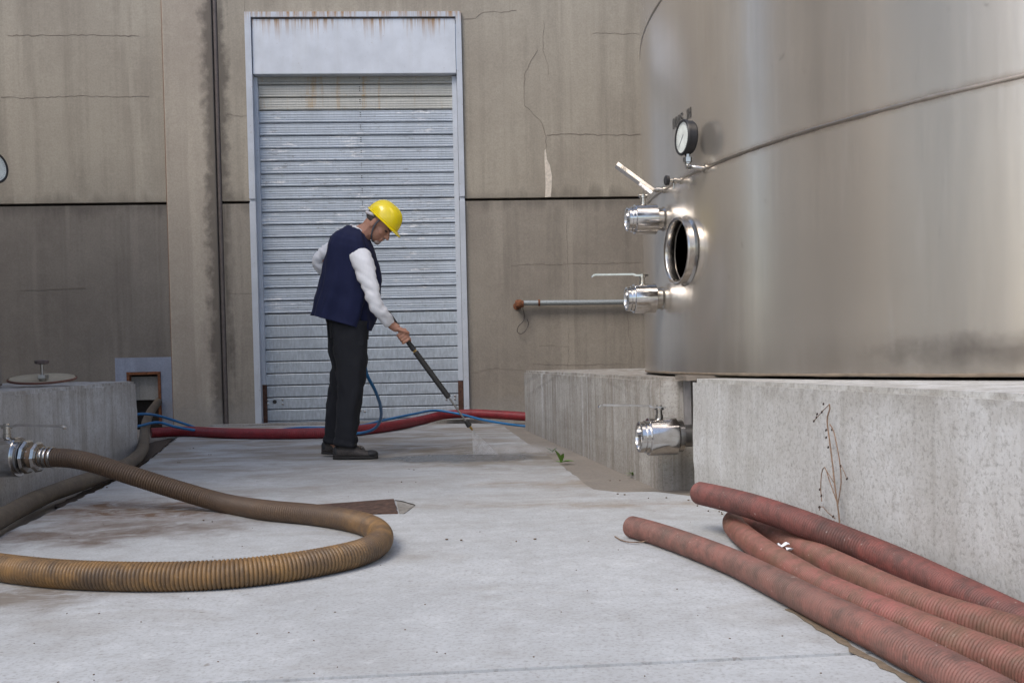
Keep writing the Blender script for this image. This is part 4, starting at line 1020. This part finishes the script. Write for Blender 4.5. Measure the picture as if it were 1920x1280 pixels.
limb('sleeve', [B(668, 480, -.11), B(678, 487, -.175), B(686, 510, -.215), B(695, 540, -.235), B(703, 567, -.24), B(716, 588, -.2), B(729, 605, -.14)], [.07, .072, .063, .055, .048, .044, .039], SHIRT, P_, .003)
limb('sleeve', [B(640, 470, .12), B(622, 468, .19), B(607, 478, .215), B(597, 489, .225), B(604, 502, .24), B(630, 513, .26), B(662, 522, .26)], [.06, .056, .05, .047, .046, .042, .038], SHIRT, P_, .003, seed=4.)
def ftr(t, p, v): return .007 * mnoise.noise(Vector((math.cos(t) * 1.5, p.z * 9, math.sin(t) * 1.5))) + .012 * mnoise.noise(Vector((math.cos(t) * 3 + 4, p.z * 16, math.sin(t) * 3))) + .008 * max(0, v - .72) * 3.5 * math.sin(p.z * 110 + 2 * t)
tro = loft('trousers', [(621, 690, 592, 596, 0, .165), (620, 690, 612, 616, 0, .165), (622, 689, 634, 636, .0, .16)], TROU, P_, 44, None, .003, True)
loft('trouser_leg', [(622, 690, 600, 602, -.075, .1), (626, 688, 645, 645, -.085, .098), (631, 687, 680, 680, -.09, .09), (634, 683, 718, 718, -.095, .082), (635, 679, 745, 745, -.095, .078), (632, 671, 785, 785, -.095, .075), (629, 668, 815, 815, -.095, .073), (627, 669, 833, 838, -.095, .075)], TROU, P_, 40, ftr, .003)
loft('trouser_leg', [(613, 665, 596, 600, .08, .095), (617, 660, 650, 650, .09, .09), (623, 660, 685, 685, .1, .085), (622, 658, 705, 705, .1, .08), (617, 655, 735, 735, .1, .078), (612, 648, 780, 780, .1, .074), (610, 643, 812, 812, .1, .072), (608, 641, 828, 834, .1, .073)], TROU, P_, 40, ftr, .003)
# thigh pocket with flap
def patch(name, quad, d, mat, parent, th=.006):
    P = [B(x, y, dd) for x, y, dd in quad]; bm = bmesh.new(); n = (P[1] - P[0]).cross(P[3] - P[0]).normalized()
    if n.y > 0: n = -n
    a = [bm.verts.new(p) for p in P]; b = [bm.verts.new(p + n * th) for p in P]
    bm.faces.new(a); bm.faces.new(b)
    for i in range(4): bm.faces.new((a[i], a[(i + 1) % 4], b[(i + 1) % 4], b[i]))
    bmesh.ops.recalc_face_normals(bm, faces=bm.faces); bmesh.ops.bevel(bm, geom=bm.edges[:], offset=.002, segments=2, affect='EDGES')
    return bmobj(name, bm, mat, parent, True)
patch('thigh_pocket', [(653, 647, -.176), (680, 647, -.15), (678, 680, -.15), (652, 681, -.172)], 0, TROU, P_)
patch('pocket_flap', [(652, 637, -.182), (682, 638, -.152), (681, 649, -.155), (652, 648, -.182)], 0, TROU, P_)
# shoes
SOLE = m_plain('sole_dark', (.02, .019, .018), .8); LEATH = m_plain('shoe_leather', (.05, .042, .038), .7, nscale=70, var=.35, bump=.3); TOE = m_plain('shoe_toe', (.016, .016, .018), .6)
def shoe(org, fwd, pitch):
    fwd = Vector(fwd).normalized(); sd_ = Vector((-fwd.y, fwd.x, 0)); M = Matrix.Rotation(pitch, 3, sd_)
    def S(a, s, h): return org + M @ (fwd * a + sd_ * s + Vector((0, 0, h)))
    E = [(0, .026, .06), (.02, .036, .085), (.05, .04, .105), (.09, .041, .11), (.13, .043, .09), (.17, .047, .07), (.21, .049, .058), (.25, .046, .054), (.28, .034, .046), (.293, .016, .034)]
    def body(lo, hi, sc, ex=0.):
        V, F = [], []; n = 16
        for a, w, h in E:
            for k in range(n):
                t = 2 * math.pi * k / n; c, s_ = math.cos(t), math.sin(t)
                y = w * sc * math.copysign(abs(c) ** .7, c); z = lo + ((hi if hi else h) - lo) * (.5 + .5 * math.copysign(abs(s_) ** .75, s_))
                V.append(S(a, y * (1 if not hi else 1) * (1 - (.28 * max(0, s_) if not hi else 0)), z))
        m = len(E)
        for j in range(m - 1):
            for k in range(n): F.append((j * n + k, j * n + (k + 1) % n, (j + 1) * n + (k + 1) % n, (j + 1) * n + k))
        F.append(tuple(range(n))); F.append(tuple((m - 1) * n + k for k in range(n))); return V, F
    V, F = body(.012, None, 1.); up = _sm(mesh('shoe', V, F, LEATH, P_), 50)
    V, F = body(0., .022, 1.07); _sm(mesh('sole', V, F, SOLE, up), 50)
    bm = bmesh.new()
    bm_ell(bm, S(.25, 0, .033), (M @ fwd * .046, sd_ * .048, Vector((0, 0, .026))), 3); bmobj('toe_cap', bm, TOE, up, True)
    bm = bmesh.new(); bm_ell(bm, S(.022, 0, .05), (M @ fwd * .027, sd_ * .038, Vector((0, 0, .042))), 3); bmobj('heel_cap', bm, TOE, up, True)
    tube('lace', [S(.13, -.02, .1), S(.15, .02, .092), S(.165, -.022, .083), S(.18, .02, .076), S(.185, -.02, .07), S(.17, -.03, .09), S(.2, -.035, .085), S(.215, -.04, .068)], .003, m_plain('lace', (.09, .075, .06), .8), up, 6, .006)
sh_n = onz(631, 858, 0.); shoe(Vector((sh_n.x, PY_ - .10, 0)), (1, -.05, 0), 0)
sh_f = B(603, 842, .10); shoe(Vector((sh_f.x, PY_ + .10, .018)), (1, .05, 0), .06)

# ------------------------------------------------------------------ pressure washer lance held by the man
LN = empty('spray_lance', LA, 'long black pressure washer lance held by the worker', 'lance')
def lrange(x0, x1): p, q_ = LP(x0), LP(x1); return p, (q_ - p).normalized(), (q_ - p).length
p, d, L = lrange(744, 772); lathe('grip', p, d, [(0, 0), (0, .012), (.01, .0155), (L * .5, .0145), (L - .006, .0165), (L, .014), (L, 0)], BLACKR, LN, 20)
p, d, L = lrange(771, 776); lathe('collar', p, d, [(0, .012), (0, .018), (L, .018), (L, .01)], BLACKP, LN, 16)
p, d, L = lrange(775, 780); lathe('brass_union', p, d, [(0, .011), (L * .3, .0145), (L * .8, .0145), (L, .01)], BRASS, LN, 6, smooth=False)
p, d, L = lrange(778, 841)
lathe('foam_sleeve', p, d, [(0, .008), (.002, .0185)] + [(L * k / 40, .0185 + (.0012 if k % 2 else -.0008)) for k in range(1, 40)] + [(L - .002, .0185), (L, .008)], BLACKR, LN, 24, sharp=80)
p, d, L = lrange(838, 874); lathe('steel_tube', p, d, [(0, .0065), (L, .0065)], STEEL_D, LN, 14)
p, d, L = lrange(872.5, 881); lathe('nozzle_guard', p, d, [(0, .009), (.004, .014), (L - .012, .019), (L - .004, .018), (L, .01)], BLACKR, LN, 16)
p, d, L = lrange(880, 886); lathe('nozzle', p, d, [(0, .0085), (L * .6, .0085), (L, .005), (L, 0)], BRASS, LN, 12)
# trigger gun behind the forearm
tg0, tg1 = LP(744), LP(744) + ld * .13
lathe('gun_body', tg0, ld, [(0, .014), (.02, .02), (.11, .022), (.13, .014)], BLACKP, LN, 16)
tube('gun_handle', [tg1 - ld * .02, tg1 + Vector((-.02, .03, -.04)), Vector(bb[0])], .014, BLACKP, LN, 10, .01)

# water: fan shaped jet and low mist, thin volumes
def vol(name, verts, faces, dens, label, nscale=None):
    m = bpy.data.materials.new(name + '_water'); m.use_nodes = True; t = m.node_tree; t.nodes.remove(t.nodes['Principled BSDF'])
    v = t.nodes.new('ShaderNodeVolumePrincipled'); v.inputs['Color'].default_value = (.97, .98, 1, 1); v.inputs['Density'].default_value = dens; v.inputs['Anisotropy'].default_value = .2
    if nscale:
        n = t.nodes.new('ShaderNodeTexNoise'); n.inputs['Scale'].default_value = nscale; n.inputs['Detail'].default_value = 3
        g_ = t.nodes.new('ShaderNodeNewGeometry'); t.links.new(g_.outputs['Position'], n.inputs['Vector'])
        k = t.nodes.new('ShaderNodeMapRange'); k.inputs[1].default_value = .35; k.inputs[2].default_value = .75; k.inputs[3].default_value = dens * .2; k.inputs[4].default_value = dens * 1.8
        t.links.new(n.outputs[0], k.inputs[0]); t.links.new(k.outputs[0], v.inputs['Density'])
    t.links.new(v.outputs[0], t.nodes['Material Output'].inputs['Volume'])
    o = mesh(name, verts, faces, m); return tag(o, label, 'water', kind='stuff')
tip = LP(886)
g0, g1 = onz(888, 852, .004), onz(934, 851, .004)
V = []
for cpt, hx, hy in ((tip, .004, .004), ):
    V += [cpt + Vector((sx * hx, sy * hy, 0)) for sx, sy in ((-1, -1), (1, -1), (1, 1), (-1, 1))]
V += [g0 + Vector((-.004, -.022, 0)), g1 + Vector((0, -.022, 0)), g1 + Vector((0, .022, 0)), g0 + Vector((-.004, .022, 0))]
vol('water_jet', V, [(0, 1, 2, 3), (4, 5, 6, 7), (0, 1, 5, 4), (1, 2, 6, 5), (2, 3, 7, 6), (3, 0, 4, 7)], 20., 'white fan of water spraying from the lance nozzle', 38.)
# mist skating over the ground away from the jet
mcx = onz(958, 851, 0); MC, MR = Vector((mcx.x + .04, mcx.y, .0)), Vector((.42, .2, .085))
bm = bmesh.new(); bm_ell(bm, MC, (Vector((MR.x, 0, 0)), Vector((0, MR.y, 0)), Vector((0, 0, MR.z))), 4)
bmesh.ops.bisect_plane(bm, geom=bm.verts[:] + bm.edges[:] + bm.faces[:], plane_co=(0, 0, .004), plane_no=(0, 0, 1), clear_inner=True)
bmesh.ops.holes_fill(bm, edges=[e for e in bm.edges if e.is_boundary], sides=0)
me = bpy.data.meshes.new('m'); bm.to_mesh(me); bm.free()
mist = vol('water_mist', [v.co.copy() for v in me.vertices], [tuple(p.vertices) for p in me.polygons], 9., 'faint mist of water drifting right of the jet', 9.)
t = mist.data.materials[0].node_tree; vn_ = [n for n in t.nodes if n.type == 'PRINCIPLED_VOLUME'][0]; dl_ = vn_.inputs['Density'].links[0].from_socket
g_ = t.nodes.new('ShaderNodeNewGeometry'); q0 = t.nodes.new('ShaderNodeVectorMath'); q0.operation = 'SUBTRACT'; q0.inputs[1].default_value = MC
q1 = t.nodes.new('ShaderNodeVectorMath'); q1.operation = 'DIVIDE'; q1.inputs[1].default_value = MR; q2 = t.nodes.new('ShaderNodeVectorMath'); q2.operation = 'LENGTH'
q3 = t.nodes.new('ShaderNodeMapRange'); q3.inputs[1].default_value = 1.; q3.inputs[2].default_value = 0.; q3.interpolation_type = 'SMOOTHERSTEP'; q4 = t.nodes.new('ShaderNodeMath'); q4.operation = 'MULTIPLY'
t.links.new(g_.outputs['Position'], q0.inputs[0]); t.links.new(q0.outputs[0], q1.inputs[0]); t.links.new(q1.outputs[0], q2.inputs[0]); t.links.new(q2.outputs['Value'], q3.inputs[0])
t.links.new(q3.outputs[0], q4.inputs[0]); t.links.new(dl_, q4.inputs[1]); t.links.new(q4.outputs[0], vn_.inputs['Density'])
DROP = G('water_drop').out((1, 1, 1), .02, Transmission_Weight=1., IOR=1.33)
bm = bmesh.new()
for k in range(420):
    a = random.random(); b = random.random() ** .6
    gp_ = g0.lerp(g1, a); c = tip.lerp(gp_, b) if k < 200 else Vector((g0.x + random.random() ** 1.6 * .8 - .08, g0.y + random.uniform(-.2, .2), .004 + abs(random.gauss(0, .025))))
    bmesh.ops.create_icosphere(bm, subdivisions=1, radius=random.uniform(.0008, .0022), matrix=Matrix.Translation(c + Vector((random.uniform(-1, 1), random.uniform(-1, 1), 0)) * .01))
tag(bmobj('water_drops', bm, DROP, None, True), 'fine drops of water splashing round the jet', 'water', kind='stuff')

# ------------------------------------------------------------------ weeds and litter
LEAF = m_plain('leaf_green', (.13, .25, .04), .6, nscale=30, var=.3); LEAF.node_tree.nodes['Principled BSDF'].inputs['Subsurface Weight'].default_value = .0
def leaf(base, dirv, L, w, parent, curl=.25):
    dirv = Vector(dirv).normalized(); sd_ = dirv.cross(Vector((0, 0, 1)));
    if sd_.length < .1: sd_ = Vector((1, 0, 0))
    sd_.normalize(); nn = sd_.cross(dirv).normalized(); V, F = [], []
    for j in range(7):
        t = j / 6; ww = w * math.sin(math.pi * min(1, t * .93 + .07)) ** .8 * .5; c = Vector(base) + dirv * (L * t) - nn * (curl * L * t * t)
        V += [c - sd_ * ww + nn * ww * .3, c, c + sd_ * ww + nn * ww * .3]
    for j in range(6):
        for k in range(2): F.append((j * 3 + k, j * 3 + k + 1, j * 3 + k + 4, j * 3 + k + 3))
    o = _sm(mesh('leaf', V, F, LEAF, parent)); return o
def weed(px, py, leaves, label):
    b = onz(px, py, -.02); E_ = empty('weed', b, label, 'weed')
    for d, L, w in leaves: leaf(b + Vector((0, 0, .004)), d, L * .75, w * .75, E_)
weed(1052, 868, [((-.25, -.2, 1), .13, .045), ((.1, -.3, .8), .1, .04), ((.9, -.2, .32), .11, .055), ((.7, .3, .2), .08, .04), ((-.6, .2, .25), .06, .03)], 'broad leaved green weed at the edge of the slab right of the spray')
weed(1036, 849, [((-.5, -.2, .6), .08, .04), ((.4, -.3, .7), .07, .04), ((-.9, .2, .3), .06, .03)], 'small pale green weed just beyond the larger one')
rw = random.Random(3)
weed(1188, 893, [((rw.uniform(-1, 1), rw.uniform(-1, .2), rw.uniform(.3, 1.1)), rw.uniform(.03, .075), rw.uniform(.006, .014)) for _ in range(16)], 'tuft of grass at the foot of the stained right plinth')
weed(243, 846, [((rw.uniform(-1, 1), rw.uniform(-1, .2), rw.uniform(.3, 1.4)), rw.uniform(.05, .12), rw.uniform(.012, .03)) for _ in range(12)], 'dark weed in the gutter at the corner of the left plinth')
# dry stalk in front of the pale plinth
pn = Vector((dr.y, -dr.x, 0)).normalized()
if pn.x > 0: pn = -pn
def sY(x, y):
    d = ray(x, y); o_ = pr_a + pn * .035; return CAM + d * ((o_ - CAM).dot(pn) / d.dot(pn))
s0 = sY(1576, 985); s0.z = 0.
DRY = m_plain('dry_stalk', (.2, .135, .095), .9, nscale=80, var=.3); E_ = empty('dry_weed', s0, 'dry bare weed stalk against the pale plinth behind the hoses', 'weed')
for pts, r in [([s0, sY(1574, 978), sY(1571, 950), sY(1566, 915), sY(1561, 870), sY(1556, 830), sY(1551, 785), sY(1556, 765), sY(1555, 757)], .005), ([sY(1571, 945), sY(1575, 920), sY(1577, 905), sY(1575, 870), sY(1568, 830), sY(1562, 805), sY(1556, 795)], .0042), ([sY(1569, 940), sY(1562, 920), sY(1555, 900), sY(1546, 875), sY(1541, 885), sY(1539, 920), sY(1541, 940)], .0036), ([sY(1564, 905), sY(1556, 892), sY(1547, 878)], .003), ([sY(1554, 759), sY(1541, 772), sY(1527, 788)], .0026), ([sY(1577, 872), sY(1583, 885), sY(1588, 897)], .0026), ([sY(1566, 972), sY(1552, 960), sY(1540, 948), sY(1536, 956)], .003)]:
    tube('stem', pts, r * .5, DRY, E_, 6, .015)
bm = bmesh.new()
for x, y in [(1526, 789), (1531, 782), (1532, 776), (1541, 772), (1544, 757), (1549, 806), (1560, 805), (1549, 820), (1553, 838), (1576, 873), (1588, 897), (1537, 917), (1540, 929), (1536, 950), (1562, 968)]:
    bm_ell(bm, sY(x, y), (Vector((.0034, 0, 0)), Vector((0, .0034, 0)), Vector((.001, 0, .005))), 1)
tag(bmobj('seed_heads', bm, m_plain('seed_dark', (.04, .028, .024), .9), E_, True), kind='stuff')
# crumpled paper, twig, crumbs
def scrap(px, py, z, s, label, seed):
    c = onz(px, py, z); bm = bmesh.new(); r = bmesh.ops.create_grid(bm, x_segments=7, y_segments=7, size=s)
    for v in bm.verts:
        v.co.z = abs(mnoise.noise(v.co * 40 + Vector((seed, 0, 0)))) * s * 1.3; v.co.x += mnoise.noise(v.co * 30 + Vector((0, seed, 0))) * s * .5; v.co.y += mnoise.noise(v.co * 33 + Vector((0, 0, seed))) * s * .5
    bmesh.ops.translate(bm, verts=bm.verts[:], vec=c); o = bmobj('paper_scrap', bm, WHITE); o.modifiers.new('t', 'SOLIDIFY').thickness = .0006; return tag(o, label, 'paper')
scrap(1467, 1024, .052, .016, 'larger white paper scrap caught between the red hoses', 1.)
scrap(1480, 1031, .048, .009, 'small white paper shred beside the larger scrap', 6.)
tag(tube('twig', [tuple(onz(1153, 1005, .003)), tuple(onz(1165, 1012, .004)), tuple(onz(1185, 1016, .008)), tuple(onz(1205, 1015, .006)), tuple(onz(1216, 1011, .02))], .0022, DRY, None, 6, .01), 'thin curved dry twig by the end of the nearest red hose', 'twig')
bm = bmesh.new()
spots = [(362, 840), (397, 851), (350, 866), (200, 913), (1168, 925), (1356, 963), (1345, 957), (1300, 937), (1322, 946), (1240, 932), (1145, 900), (770, 880), (775, 902), (830, 1010), (395, 975), (1000, 1010)]
for x, y in spots:
    p = onz(x, y, .003)
    for _ in range(2):
        bm_ell(bm, p + Vector((rng.normal() * .03, rng.normal() * .03, 0)), (Vector((rng.uniform(.002, .008), 0, 0)), Vector((0, rng.uniform(.002, .006), 0)), Vector((0, 0, .003))), 1)
for _ in range(90):
    x = rng.uniform(0, 1920); y = 800 + 480 * rng.random(); p = onz(x, y, .001)
    if not (-2.2 < p.x < 1.0 and p.y < 7.5): continue
    bm_ell(bm, p, (Vector((rng.uniform(.001, .003), 0, 0)), Vector((0, rng.uniform(.001, .004), 0)), Vector((0, 0, .0015))), 1)
tag(bmobj('debris', bm, m_plain('debris_brown', (.14, .105, .075), .95)), 'small dark crumbs and leaf bits scattered on the concrete', 'debris', kind='stuff')

scene.cycles.use_denoising = True
scene.cycles.volume_bounces = 6
